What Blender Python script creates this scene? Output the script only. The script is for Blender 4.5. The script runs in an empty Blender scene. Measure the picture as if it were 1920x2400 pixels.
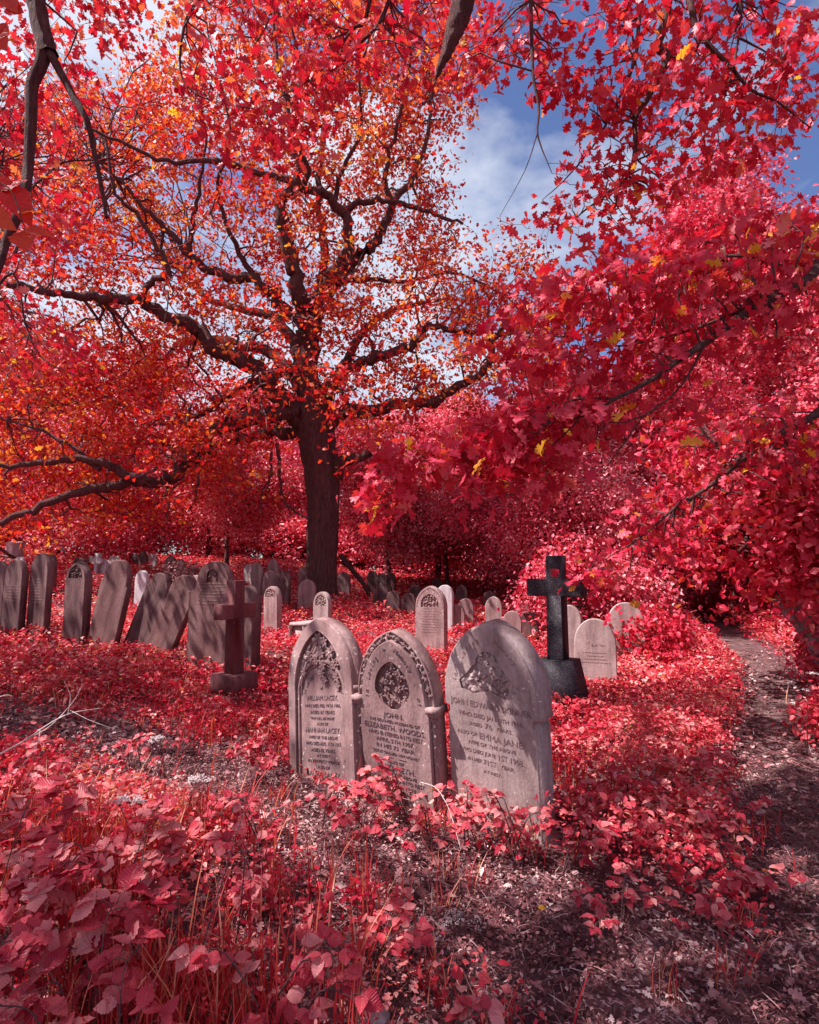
import bpy, math, random
import numpy as np
from mathutils import Vector, Matrix, kdtree, noise
from mathutils.geometry import tessellate_polygon
random.seed(7); RNG = np.random.default_rng(7)
C = bpy.context.scene.collection
SC = bpy.context.scene
R = math.radians

# ------------------------------------------------------------ camera, sky, sun
F_PX = 1333.33; PITCH = R(6.0); CAM_Z = 1.5
cam_d = bpy.data.cameras.new('camera'); cam = bpy.data.objects.new('camera', cam_d); C.objects.link(cam)
cam.location = (0, 0, CAM_Z); cam.rotation_euler = (R(90) + PITCH, 0, 0)
cam_d.sensor_fit = 'VERTICAL'; cam_d.sensor_height = 36; cam_d.lens = 20
cam_d.clip_start = .05; cam_d.clip_end = 2000
SC.camera = cam
SUN = Vector((-math.cos(R(55)) * .995, -math.cos(R(55)) * .16, math.sin(R(55)))).normalized()
sun_d = bpy.data.lights.new('sun', 'SUN'); sun = bpy.data.objects.new('sun', sun_d); C.objects.link(sun)
sun_d.energy = 5.0; sun_d.angle = R(.5); sun_d.color = (1, .95, .93)
sun.rotation_euler = SUN.to_track_quat('Z', 'Y').to_euler()
W = bpy.data.worlds.new('World'); SC.world = W; W.use_nodes = True
nt = W.node_tree; nt.nodes.clear()
def nd(t, kind, **kw):
    n = t.nodes.new(kind)
    for k, v in kw.items():
        if k.startswith('i_'): n.inputs[k[2:]].default_value = v
        else: setattr(n, k, v)
    return n
sky = nd(nt, 'ShaderNodeTexSky', sky_type='NISHITA', sun_disc=False, sun_elevation=R(55), sun_rotation=R(-99), air_density=1.0, dust_density=.6)
tc = nd(nt, 'ShaderNodeTexCoord')
mp = nd(nt, 'ShaderNodeMapping'); mp.inputs['Scale'].default_value = (1, 1, 1.7); mp.inputs['Location'].default_value = (.35, .1, .2)
nz = nd(nt, 'ShaderNodeTexNoise', i_Scale=2.1, i_Detail=9.0, i_Roughness=.55, i_Distortion=.25)
rp = nd(nt, 'ShaderNodeValToRGB'); rp.color_ramp.elements[0].position = .41; rp.color_ramp.elements[1].position = .55
nz2 = nd(nt, 'ShaderNodeTexNoise', i_Scale=5.0, i_Detail=6.0)
cr2 = nd(nt, 'ShaderNodeMix', data_type='RGBA'); cr2.inputs[6].default_value = (5.4, 6.2, 8.3, 1); cr2.inputs[7].default_value = (9.6, 9.9, 10.8, 1)
tint = nd(nt, 'ShaderNodeMix', data_type='RGBA', blend_type='MULTIPLY'); tint.inputs[0].default_value = 1; tint.inputs[7].default_value = (1.25, 1.28, 1.65, 1)
mx = nd(nt, 'ShaderNodeMix', data_type='RGBA')
bg = nd(nt, 'ShaderNodeBackground', i_Strength=.05); wo = nd(nt, 'ShaderNodeOutputWorld')
L = nt.links.new
L(tc.outputs['Generated'], mp.inputs['Vector']); L(mp.outputs[0], nz.inputs['Vector']); L(mp.outputs[0], nz2.inputs['Vector'])
L(nz.outputs['Fac'], rp.inputs[0]); L(rp.outputs[0], mx.inputs[0]); L(sky.outputs[0], tint.inputs[6]); L(tint.outputs[2], mx.inputs[6])
L(nz2.outputs['Fac'], cr2.inputs[0]); L(cr2.outputs[2], mx.inputs[7]); L(mx.outputs[2], bg.inputs[0]); L(bg.outputs[0], wo.inputs[0])
SC.view_settings.view_transform = 'Standard'; SC.view_settings.look = 'None'; SC.view_settings.gamma = 1
SC.view_settings.exposure = 1.02
SC.render.engine = 'CYCLES'
SC.cycles.max_bounces = 8; SC.cycles.diffuse_bounces = 4; SC.cycles.transmission_bounces = 4; SC.cycles.transparent_max_bounces = 4

def at(px, py, Y):
    u = (px - 960) / F_PX; v = (1200 - py) / F_PX
    d = Vector((u, math.cos(PITCH) - v * math.sin(PITCH), math.sin(PITCH) + v * math.cos(PITCH)))
    return Vector((0, 0, CAM_Z)) + d * (Y / d.y)

# ------------------------------------------------------------ tagging and mesh helpers
def tag(o, label=None, cat=None, group=None, kind=None):
    if label: o['label'] = label
    if cat: o['category'] = cat
    if group: o['group'] = group
    if kind: o['kind'] = kind
    return o
def empty(name, loc=(0, 0, 0)):
    o = bpy.data.objects.new(name, None); C.objects.link(o); o.location = loc; o.empty_display_size = .1
    return o
def link(name, me, mat=None, parent=None):
    o = bpy.data.objects.new(name, me); C.objects.link(o)
    if mat: me.materials.append(mat)
    if parent: o.parent = parent
    return o
def np_mesh(name, V, loops, sizes, rnd=None, luv=None, smooth=False):
    V = np.asarray(V, np.float32); loops = np.asarray(loops, np.int32).ravel(); sizes = np.asarray(sizes, np.int32)
    me = bpy.data.meshes.new(name)
    me.vertices.add(len(V)); me.vertices.foreach_set('co', V.ravel())
    me.loops.add(len(loops)); me.loops.foreach_set('vertex_index', loops)
    st = np.zeros(len(sizes), np.int32); st[1:] = np.cumsum(sizes)[:-1]
    me.polygons.add(len(sizes)); me.polygons.foreach_set('loop_start', st); me.polygons.foreach_set('loop_total', sizes)
    if smooth: me.polygons.foreach_set('use_smooth', np.ones(len(sizes), bool))
    if rnd is not None:
        a = me.attributes.new('rnd', 'FLOAT', 'POINT'); a.data.foreach_set('value', np.asarray(rnd, np.float32))
    if luv is not None:
        a = me.attributes.new('luv', 'FLOAT_VECTOR', 'POINT'); a.data.foreach_set('vector', np.asarray(luv, np.float32).ravel())
    me.update(calc_edges=True)
    return me
class MB:
    """collects pieces into one mesh"""
    def __init__(s): s.V = []; s.L = []; s.S = []; s.n = 0
    def add(s, V, F):
        V = np.asarray(V, float).reshape(-1, 3); s.V.append(V)
        for f in F: s.L.extend([i + s.n for i in f]); s.S.append(len(f))
        s.n += len(V); return s
    def mesh(s, name, smooth=False):
        return np_mesh(name, np.concatenate(s.V), s.L, s.S, smooth=smooth)
    def build(s, name, mat, parent=None, smooth=False): return link(name, s.mesh(name, smooth), mat, parent)
    def box(s, x0, x1, y0, y1, z0, z1, tx=0, ty=0):
        V = [(x0, y0, z0), (x1, y0, z0), (x1, y1, z0), (x0, y1, z0), (x0 + tx, y0 + ty, z1), (x1 - tx, y0 + ty, z1), (x1 - tx, y1 - ty, z1), (x0 + tx, y1 - ty, z1)]
        return s.add(V, [(0, 3, 2, 1), (4, 5, 6, 7), (0, 1, 5, 4), (1, 2, 6, 5), (2, 3, 7, 6), (3, 0, 4, 7)])

def tubes(polys, sides=5):
    """polys: list of (pts (k,3), radii (k,)) -> V, loops, sizes, one open tube per polyline, closed at the tip"""
    Vs = []; Ls = []; n = 0
    ang = np.arange(sides) * 2 * math.pi / sides; ca = np.cos(ang); sa = np.sin(ang)
    for P, r in polys:
        P = np.asarray(P, float); r = np.asarray(r, float); k = len(P)
        T = np.gradient(P, axis=0); T /= np.linalg.norm(T, axis=1)[:, None] + 1e-9
        ref = np.array([.31, .22, .92]); 
        if abs(T[0] @ ref) > .9: ref = np.array([.9, -.3, .1])
        A = np.cross(T, ref); A /= np.linalg.norm(A, axis=1)[:, None] + 1e-9
        B = np.cross(T, A)
        V = P[:, None, :] + r[:, None, None] * (ca[None, :, None] * A[:, None, :] + sa[None, :, None] * B[:, None, :])
        Vs.append(V.reshape(-1, 3))
        i = np.arange(k - 1)[:, None] * sides; j = np.arange(sides)[None, :]; j2 = (j + 1) % sides
        q = np.stack([i + j, i + j2, i + sides + j2, i + sides + j], -1).reshape(-1, 4) + n
        Ls.append(q); n += k * sides
    V = np.concatenate(Vs); Lp = np.concatenate(Ls)
    return V, Lp.ravel(), np.full(len(Lp), 4)
def tube_obj(name, polys, mat, parent=None, sides=5):
    V, Lp, S = tubes(polys, sides)
    return link(name, np_mesh(name, V, Lp, S, smooth=True), mat, parent)

# leaf templates: x along the leaf, y across, z up
def leaf_tmpl(half, fold=.25, curl=.15):
    """half: (x, y) outline points of one side from base to tip; gives midrib-folded leaf"""
    V = []; k = len(half)
    for x, y in half: V.append((x, 0, -curl * x * x))
    for sgn in (1, -1):
        for x, y in half[1:-1]: V.append((x, sgn * y, -curl * x * x + fold * abs(y) * .8))
    F = []
    m = k - 2
    for sidx, sgn in ((0, 1), (1, -1)):
        o = k + sidx * m
        ring = [0] + [o + i for i in range(m)] + [k - 1]
        for i in range(k - 1):
            a, b = i, i + 1; c, d = ring[i + 1], ring[i]
            f = [a, b, c, d]
            f = [v for n_, v in enumerate(f) if v not in f[:n_]]
            if len(f) > 2: F.append(tuple(f if sgn > 0 else f[::-1]))
    luv = [(v[0], v[1], 0) for v in V]
    return np.array(V, float), F, np.array(luv, float)
KITE = leaf_tmpl([(0, 0), (.45, .30), (1, 0)], .35, .12)
OVATE = leaf_tmpl([(0, 0), (.12, .16), (.3, .30), (.45, .34), (.62, .29), (.8, .17), (1, 0)], .3, .2)
SERR = leaf_tmpl([(0, 0), (.06, .15), (.13, .17), (.14, .25), (.26, .28), (.27, .35), (.40, .34), (.42, .38), (.55, .33), (.57, .36), (.68, .26), (.70, .28), (.8, .17), (.82, .18), (.92, .07), (1, 0)], .25, .25)
OAK = leaf_tmpl([(0, 0), (.15, .05), (.24, .17), (.33, .10), (.42, .27), (.50, .28), (.54, .13), (.66, .30), (.75, .27), (.76, .13), (.88, .17), (.96, .10), (1, 0)], .2, .15)
REDOAK = leaf_tmpl([(0, 0), (.12, .05), (.17, .24), (.26, .20), (.30, .12), (.38, .15), (.42, .38), (.50, .33), (.56, .37), (.58, .16), (.66, .14), (.74, .31), (.82, .22), (.84, .11), (.92, .13), (1, 0)], .18, .25)
SYC = leaf_tmpl([(0, 0), (-.06, .20), (-.02, .36), (.14, .36), (.18, .55), (.34, .52), (.42, .60), (.52, .44), (.50, .24), (.66, .30), (.76, .34), (.84, .20), (1, 0)], .15, .2)
def leaves(name, tmpl, P, N, T, S, mat, parent=None, rnd=None, me_only=False, squash=None):
    V0, F0, luv0 = tmpl
    P = np.asarray(P, float); n = len(P); S = np.asarray(S, float).reshape(-1)
    N = N / (np.linalg.norm(N, axis=1)[:, None] + 1e-9)
    B = np.cross(N, T); B /= np.linalg.norm(B, axis=1)[:, None] + 1e-9
    T = np.cross(B, N)
    z = V0[:, 2][None, :] * (RNG.uniform(.2, 2.0, n)[:, None])
    z = z + (V0[:, 0][None, :] ** 2) * RNG.normal(size=(n, 1)) * .14 + (V0[:, 0] * V0[:, 1])[None, :] * RNG.normal(size=(n, 1)) * .5
    if len(V0) > 8: z = z + RNG.normal(size=z.shape) * .018
    V = P[:, None, :] + S[:, None, None] * (V0[None, :, 0, None] * T[:, None, :] + V0[None, :, 1, None] * B[:, None, :] + z[:, :, None] * N[:, None, :])
    m = len(V0)
    fl = np.concatenate([np.array(f) for f in F0]); sz = np.array([len(f) for f in F0])
    loops = (fl[None, :] + (np.arange(n) * m)[:, None]).ravel(); sizes = np.tile(sz, n)
    if rnd is None: rnd = RNG.random(n)
    me = np_mesh(name, V.reshape(-1, 3), loops, sizes, np.repeat(rnd, m), np.tile(luv0, (n, 1)))
    if me_only: return me
    return link(name, me, mat, parent)
def randn(n, k=3): return RNG.normal(size=(n, k))
def leaf_clusters(cent, per, spread, size, up=.7, droop=.0, flat=.7):
    """scatter leaves around cluster centres; returns P,N,T,S,rnd"""
    cent = np.asarray(cent, float); n = len(cent) * per
    c = np.repeat(cent, per, 0)
    off = randn(n) * np.array([spread, spread, spread * flat])
    P = c + off
    N = randn(n) * .75 + np.array([0, 0, up]) + off / (spread + 1e-6) * .25
    T = off / (spread + 1e-6) * .5 + randn(n) * .7 + np.array([0, 0, -droop])
    S = size * RNG.uniform(.55, 1.25, n)
    cr = RNG.random(len(cent))
    rnd = np.clip(np.repeat(cr, per) * .5 + RNG.random(n) * .5, 0, 1)
    return P, N, T, S, rnd

# ------------------------------------------------------------ materials
def mat_base(name):
    m = bpy.data.materials.new(name); m.use_nodes = True; t = m.node_tree; t.nodes.clear()
    o = nd(t, 'ShaderNodeOutputMaterial'); return m, t, o
def ramp(t, cols):
    r = nd(t, 'ShaderNodeValToRGB'); e = r.color_ramp.elements
    while len(e) < len(cols): e.new(.5)
    for i, (p, c) in enumerate(cols): e[i].position = p; e[i].color = (*c, 1)
    return r
def foliage(name, cols, tcols, trans=.45, rough=.42, spec=.28, veins=False, scale=.35):
    m, t, o = mat_base(name)
    at_ = nd(t, 'ShaderNodeAttribute', attribute_name='rnd')
    geo = nd(t, 'ShaderNodeNewGeometry')
    nz = nd(t, 'ShaderNodeTexNoise', i_Scale=scale, i_Detail=3.0)
    L = t.links.new
    L(geo.outputs['Position'], nz.inputs['Vector'])
    mr = nd(t, 'ShaderNodeMath', operation='MULTIPLY_ADD'); mr.inputs[1].default_value = 1.1; mr.inputs[2].default_value = -.55
    L(nz.outputs['Fac'], mr.inputs[0])
    ad = nd(t, 'ShaderNodeMath', operation='ADD', use_clamp=True); L(at_.outputs['Fac'], ad.inputs[0]); L(mr.outputs[0], ad.inputs[1])
    r1 = ramp(t, cols); r2 = ramp(t, tcols); L(ad.outputs[0], r1.inputs[0]); L(ad.outputs[0], r2.inputs[0])
    pr = nd(t, 'ShaderNodeBsdfPrincipled', i_Roughness=rough); pr.inputs['Specular IOR Level'].default_value = spec
    tr = nd(t, 'ShaderNodeBsdfTranslucent'); ms = nd(t, 'ShaderNodeMixShader', i_Fac=trans)
    L(r1.outputs[0], pr.inputs['Base Color']); L(r2.outputs[0], tr.inputs[0])
    if veins:
        uv = nd(t, 'ShaderNodeAttribute', attribute_name='luv'); sp = nd(t, 'ShaderNodeSeparateXYZ'); L(uv.outputs['Vector'], sp.inputs[0])
        ab = nd(t, 'ShaderNodeMath', operation='ABSOLUTE'); L(sp.outputs[1], ab.inputs[0])
        a1 = nd(t, 'ShaderNodeMath', operation='MULTIPLY_ADD'); a1.inputs[1].default_value = -.75; L(ab.outputs[0], a1.inputs[0]); L(sp.outputs[0], a1.inputs[2])
        a2 = nd(t, 'ShaderNodeMath', operation='MULTIPLY'); a2.inputs[1].default_value = 9; L(a1.outputs[0], a2.inputs[0])
        a3 = nd(t, 'ShaderNodeMath', operation='PINGPONG'); a3.inputs[1].default_value = .5; L(a2.outputs[0], a3.inputs[0])
        a4 = nd(t, 'ShaderNodeMath', operation='MULTIPLY', use_clamp=True); a4.inputs[1].default_value = 4; L(a3.outputs[0], a4.inputs[0])
        b1 = nd(t, 'ShaderNodeMath', operation='MULTIPLY', use_clamp=True); b1.inputs[1].default_value = 30; L(ab.outputs[0], b1.inputs[0])
        mn = nd(t, 'ShaderNodeMath', operation='MINIMUM'); L(a4.outputs[0], mn.inputs[0]); L(b1.outputs[0], mn.inputs[1])
        bp = nd(t, 'ShaderNodeBump', i_Strength=.7 * float(veins), i_Distance=.004); L(mn.outputs[0], bp.inputs['Height']); L(bp.outputs[0], pr.inputs['Normal'])
        mc = nd(t, 'ShaderNodeMix', data_type='RGBA'); mc.inputs[6].default_value = (.85, .22, .2, 1)
        mm = nd(t, 'ShaderNodeMath', operation='MULTIPLY_ADD'); mm.inputs[1].default_value = .35 * float(veins); mm.inputs[2].default_value = 1 - .35 * float(veins); L(mn.outputs[0], mm.inputs[0])
        L(mm.outputs[0], mc.inputs[0]); L(r1.outputs[0], mc.inputs[7]); L(mc.outputs[2], pr.inputs['Base Color'])
    L(pr.outputs[0], ms.inputs[1]); L(tr.outputs[0], ms.inputs[2]); L(ms.outputs[0], o.inputs[0])
    return m
def noise_mat(name, cols, scale=8, rough=.85, bump=.5, bdist=.01, stretch=(1, 1, 1), detail=6, coord='Object', spots=None, spec=.3, fine=None):
    m, t, o = mat_base(name); L = t.links.new
    tc = nd(t, 'ShaderNodeTexCoord'); mp = nd(t, 'ShaderNodeMapping'); mp.inputs['Scale'].default_value = stretch
    nz = nd(t, 'ShaderNodeTexNoise', i_Scale=scale, i_Detail=detail, i_Roughness=.62)
    L(tc.outputs[coord], mp.inputs[0]); L(mp.outputs[0], nz.inputs['Vector'])
    r = ramp(t, cols); L(nz.outputs['Fac'], r.inputs[0])
    pr = nd(t, 'ShaderNodeBsdfPrincipled', i_Roughness=rough); pr.inputs['Specular IOR Level'].default_value = spec
    col = r.outputs[0]; h = nz.outputs['Fac']
    if fine:
        n2 = nd(t, 'ShaderNodeTexNoise', i_Scale=fine, i_Detail=4.0, i_Roughness=.7); L(mp.outputs[0], n2.inputs['Vector'])
        f2 = nd(t, 'ShaderNodeMix', data_type='RGBA', blend_type='OVERLAY'); f2.inputs[0].default_value = .55
        L(col, f2.inputs[6]); L(n2.outputs['Fac'], f2.inputs[7]); col = f2.outputs[2]
        ha = nd(t, 'ShaderNodeMath', operation='ADD'); L(h, ha.inputs[0]); L(n2.outputs['Fac'], ha.inputs[1]); h = ha.outputs[0]
    if spots:
        vo = nd(t, 'ShaderNodeTexVoronoi', i_Scale=spots[0]); wn = nd(t, 'ShaderNodeTexNoise', i_Scale=45, i_Detail=3.0); L(tc.outputs[coord], wn.inputs['Vector'])
        wa = nd(t, 'ShaderNodeVectorMath', operation='MULTIPLY_ADD'); wa.inputs[1].default_value = (.045, .045, .045); L(wn.outputs['Color'], wa.inputs[0]); L(tc.outputs[coord], wa.inputs[2]); L(wa.outputs[0], vo.inputs['Vector'])
        lt = nd(t, 'ShaderNodeMath', operation='LESS_THAN'); lt.inputs[1].default_value = spots[1]; L(vo.outputs['Distance'], lt.inputs[0])
        n3 = nd(t, 'ShaderNodeTexNoise', i_Scale=2.3, i_Detail=3.0); L(tc.outputs[coord], n3.inputs['Vector'])
        gt = nd(t, 'ShaderNodeMath', operation='GREATER_THAN'); gt.inputs[1].default_value = .52; L(n3.outputs['Fac'], gt.inputs[0])
        mu = nd(t, 'ShaderNodeMath', operation='MULTIPLY'); L(lt.outputs[0], mu.inputs[0]); L(gt.outputs[0], mu.inputs[1])
        mc = nd(t, 'ShaderNodeMix', data_type='RGBA'); mc.inputs[7].default_value = (*spots[2], 1); L(mu.outputs[0], mc.inputs[0]); L(col, mc.inputs[6]); col = mc.outputs[2]
    L(col, pr.inputs['Base Color'])
    bp = nd(t, 'ShaderNodeBump', i_Strength=bump, i_Distance=bdist); L(h, bp.inputs['Height']); L(bp.outputs[0], pr.inputs['Normal'])
    L(pr.outputs[0], o.inputs[0]); return m

CRIM = [(.0, (.40, .004, 0.030)), (.45, (.55, 0.014, 0.053)), (.8, (.68, 0.064, 0.113)), (1, (.78, 0.186, 0.223))]
CRIM_T = [(.0, (.52, .005, 0.028)), (.5, (.68, 0.018, 0.034)), (.85, (.8, 0.088, 0.036)), (1, (.88, 0.294, 0.047))]
ORNG = [(.0, (.38, .004, .020)), (.4, (.52, .014, .030)), (.74, (.68, .085, .045)), (1, (.79, .25, .09))]
ORNG_T = [(.0, (.62, .008, .016)), (.42, (.75, .035, .015)), (.74, (.87, .20, .02)), (1, (.94, .48, .04))]
PINK = [(.0, (.42, .006, 0.038)), (.4, (.60, 0.029, 0.086)), (.75, (.78, 0.176, 0.234)), (1, (.85, 0.412, 0.443))]
PINK_T = [(.0, (.52, .006, 0.028)), (.5, (.68, 0.024, 0.047)), (1, (.8, 0.147, 0.080))]
M = {}
M['oak'] = foliage('oak_foliage', ORNG, ORNG_T, .40, .45)
M['far'] = foliage('far_foliage', [(.0, (.46, 0.012, 0.047)), (.4, (.68, 0.059, 0.113)), (.75, (.82, 0.235, 0.278)), (1, (.88, 0.470, 0.498))], PINK_T, .28, .4, scale=.25)
M['far_orange'] = foliage('far_orange_foliage', ORNG, CRIM_T, .32, .42, scale=.25)
M['near'] = foliage('near_foliage', CRIM, CRIM_T, .33, .42, veins=.3, scale=1.2)
M['herb'] = foliage('herb_foliage', [(.0, (.46, 0.010, 0.036)), (.4, (.66, 0.049, 0.075)), (.75, (.80, 0.186, 0.190)), (1, (.85, 0.412, 0.366))], CRIM_T, .33, .42, scale=.8)
M['bramble'] = foliage('bramble_foliage', [(.0, (.38, 0.008, 0.036)), (.5, (.60, 0.059, 0.091)), (1, (.8, 0.314, 0.311))], CRIM_T, .28, .38, veins=.7, scale=3)
M['yellow'] = foliage('yellow_leaf', [(0, (.75, 0.196, 0.025)), (1, (.85, 0.490, 0.036))], [(0, (.9, 0.294, 0.025)), (1, (.95, 0.588, 0.036))], .45, .4, veins=True)
M['broad'] = foliage('broad_leaf', [(0, (.55, 0.020, 0.036)), (.6, (.65, 0.088, 0.047)), (1, (.7, 0.245, 0.058))], [(0, (.8, 0.059, 0.025)), (1, (.9, 0.343, 0.036))], .5, .4, veins=.5)
M['grass'] = foliage('grass_blades', [(.0, (.38, 0.010, 0.025)), (.6, (.58, 0.049, 0.053)), (.88, (.7, 0.196, 0.113)), (1, (.75, 0.490, 0.333))], CRIM_T, .35, .5)
M['litter'] = foliage('litter', [(.0, (.07, 0.020, 0.026)), (.4, (.2, 0.059, 0.063)), (.75, (.42, 0.176, 0.179)), (1, (.66, 0.441, 0.427))], [(0, (.2, 0.049, 0.031)), (1, (.5, 0.196, 0.135))], .12, .6, scale=2)
M['bark'] = noise_mat('bark', [(.25, (.05, .016, .018)), (.6, (.19, .075, .07)), (.85, (.31, .16, .145))], 5, .9, 1.0, .06, (6, 6, .9), fine=16)
M['twig'] = noise_mat('twig', [(.3, (.05, .015, .02)), (.7, (.16, .07, .07))], 9, .8, .4, .01)
M['pale_twig'] = noise_mat('pale_twig', [(.3, (.4, .3, .28)), (.7, (.72, .6, .56))], 20, .7, .4, .003)
M['soil'] = noise_mat('soil', [(.25, (.05, .018, .024)), (.5, (.16, .065, .074)), (.68, (.34, .18, .19)), (.85, (.5, .33, .34))], 3.2, .95, 1, .04, coord='Object', fine=38)
M['path'] = noise_mat('path_soil', [(.3, (.07, .028, .03)), (.55, (.17, .085, .085)), (.75, (.34, .21, .2))], 4, .95, 1, .03, fine=45)
def stone(name, a, b, c, sp=(.66, .56, .53), ss=26, st=.17, stain=.6, **k):
    m = noise_mat(name, [(.28, a), (.5, b), (.72, c)], 3.2, .88, .7, .006, (1, 1, .55), 8, spots=(ss, st, sp), fine=55, **k)
    t = m.node_tree; pr = [n for n in t.nodes if n.type == 'BSDF_PRINCIPLED'][0]; src = pr.inputs['Base Color'].links[0].from_socket
    tc = nd(t, 'ShaderNodeTexCoord'); oi = nd(t, 'ShaderNodeObjectInfo'); mp = nd(t, 'ShaderNodeMapping'); mp.inputs['Scale'].default_value = (5, 5, .9)
    t.links.new(tc.outputs['Object'], mp.inputs[0]); t.links.new(oi.outputs['Random'], mp.inputs['Location'])
    n = nd(t, 'ShaderNodeTexNoise', i_Scale=1.3, i_Detail=7.0, i_Roughness=.6); t.links.new(mp.outputs[0], n.inputs['Vector'])
    r = ramp(t, [(.36, (.42, .33, .33)), (.52, (1, 1, 1))]); t.links.new(n.outputs['Fac'], r.inputs[0])
    mx = nd(t, 'ShaderNodeMix', data_type='RGBA', blend_type='MULTIPLY'); mx.inputs[0].default_value = stain
    t.links.new(src, mx.inputs[6]); t.links.new(r.outputs[0], mx.inputs[7]); t.links.new(mx.outputs[2], pr.inputs['Base Color']); return m
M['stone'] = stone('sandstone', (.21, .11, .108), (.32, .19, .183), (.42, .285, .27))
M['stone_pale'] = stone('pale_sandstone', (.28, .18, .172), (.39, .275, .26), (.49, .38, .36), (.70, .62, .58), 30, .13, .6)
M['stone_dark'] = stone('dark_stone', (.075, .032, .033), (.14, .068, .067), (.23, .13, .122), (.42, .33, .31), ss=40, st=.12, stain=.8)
M['stone_brown'] = stone('brown_stone', (.11, .042, .042), (.18, .083, .078), (.27, .15, .14), (.42, .33, .31), ss=50, st=.12, stain=.7)
M['cross_stone'] = stone('red_brown_stone', (.10, .024, .028), (.17, .05, .052), (.25, .10, .098), (.42, .33, .31), ss=50, st=.12, stain=.6)
M['marble'] = stone('white_marble', (.38, .31, .31), (.52, .45, .45), (.62, .56, .56), (.4, .3, .3), stain=.5)
M['granite'] = noise_mat('granite', [(.35, (.010, .006, .009)), (.55, (.03, .022, .028)), (.70, (.16, .14, .16))], 130, .6, .15, .001, detail=3, spec=.15)
M['lead'] = noise_mat('lead_letters', [(.3, (.07, .04, .05)), (.7, (.19, .125, .13))], 40, .6, .2, .001)
M['cut'] = noise_mat('cut_letters', [(.3, (.14, .075, .075)), (.7, (.27, .17, .16))], 40, .8, .2, .001)
M['white'] = foliage('white_petals', [(0, (.65, .5, .5)), (1, (.82, .74, .72))], [(0, (.7, .5, .5)), (1, (.8, .7, .7))], .3, .6)
M['rock'] = noise_mat('rock', [(.3, (.2, .17, .18)), (.7, (.6, .55, .55))], 14, .8, .8, .01, fine=70)

# ------------------------------------------------------------ ground and path
CP = np.array([(0.5, 3.2, .03), (-.55, 3.7, .25), (0, 3.75, .17), (-.9, 3.3, .12), (-1.3, 4.4, .1), (0, 1.5, 0), (-2, 3, 0), (2, 3, 0), (-1.6, 4.3, 0), (1, 5, .02), (-2.1, 6, .08), (1.7, 6, -.04), (-2.5, 7.4, .27),
    (-4.2, 8, .45), (-6, 8.6, .5), (-5, 5, .25), (-6, 2, .2), (3, 8, -.15), (4.2, 10, -.05), (.4, 9.9, .06), (-2.2, 11.5, .15), (-1.8, 12, .2), (-2.5, 14, .4),
    (-3, 16, .55), (-4.5, 15, .85), (-9, 17, 1.7), (-6.5, 16.5, 1.35), (-10, 10, 1.0), (-14, 20, 2.1), (-.7, 15, .5), (2.3, 13, .2), (2, 15, .4), (6.8, 12.5, -.05),
    (4, 6.7, -.02), (8, 15, 0), (9, 10, .1), (6, 5, 0), (5, 2, 0), (12, 15, .3), (0, 25, 1), (-8, 28, 1.9), (8, 25, .4), (-15, 10, 1.3), (15, 5, .3), (0, -4, 0), (-8, -4, .2), (8, -4, 0), (16, 30, .8), (0, 40, 1.3), (-20, 40, 2.2), (25, 20, .8), (-25, 15, 2)])
def gz(x, y):
    x = np.asarray(x, float); y = np.asarray(y, float)
    s = .78 + .09 * np.clip(np.hypot(x, y), 0, 40)
    d2 = (x[..., None] - CP[:, 0]) ** 2 + (y[..., None] - CP[:, 1]) ** 2
    w = np.exp(-d2 / (2 * s[..., None] ** 2)) + 1e-7 / (1 + d2)
    return (w * CP[:, 2]).sum(-1) / w.sum(-1)
def gz1(x, y): return float(gz(np.array([x]), np.array([y]))[0])
def hnoise(x, y, sc, off=0.0):
    """cheap smooth value noise, vectorised"""
    x = np.asarray(x, float) * sc + off; y = np.asarray(y, float) * sc + off * 1.7
    return (np.sin(x * 1.7 + 2.1 * np.sin(y * 1.3 + .5)) + np.sin(y * 2.3 + 1.7 * np.sin(x * 1.9 + 1.2)) + np.sin((x + y) * 3.1 + 1.3 * np.sin((x - y) * 2.7))) / 3
k = np.linspace(-1, 1, 321); ax = np.sinh(k * 5.2) / math.sinh(5.2) * 320
GX, GY = np.meshgrid(ax, ax + 3.5)
GZ = gz(GX, GY) + .015 * hnoise(GX, GY, 5) + .008 * hnoise(GX, GY, 17, 3)
n = len(ax); idx = np.arange(n * n).reshape(n, n)
q = np.stack([idx[:-1, :-1], idx[:-1, 1:], idx[1:, 1:], idx[1:, :-1]], -1).reshape(-1, 4)
ground = link('ground', np_mesh('ground', np.stack([GX, GY, GZ], -1).reshape(-1, 3), q, np.full(len(q), 4), smooth=True), M['soil'])
tag(ground, kind='structure')
PATH = np.array([(1.3, 0.2), (2.0, 2.3), (2.88, 4.35), (4.27, 6.7), (5.65, 9.1), (6.94, 12.5), (8.1, 15.5), (8.6, 19), (8.3, 24), (7.2, 32)])
PW = np.array([.6, .52, .42, .36, .33, .36, .4, .4, .4, .4])
tt = np.linspace(0, len(PATH) - 1, 160); pi_ = np.arange(len(PATH))
PCX = np.interp(tt, pi_, PATH[:, 0]); PCY = np.interp(tt, pi_, PATH[:, 1]); PCW = np.interp(tt, pi_, PW)
def pathdist(x, y):
    """distance from the path centre line divided by its half width"""
    x = np.asarray(x, float); y = np.asarray(y, float)
    d = np.full(x.shape, 1e9)
    for a, b, w in zip(PCX, PCY, PCW): d = np.minimum(d, np.hypot(x - a, y - b) / w)
    return d
TRAIL = np.array([(1.7, 1.6), (.9, 2.2), (.35, 2.6), (-.1, 2.95), (-.75, 3.55), (-1.6, 4.2), (-2.7, 4.95), (-4.5, 5.3)])
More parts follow.
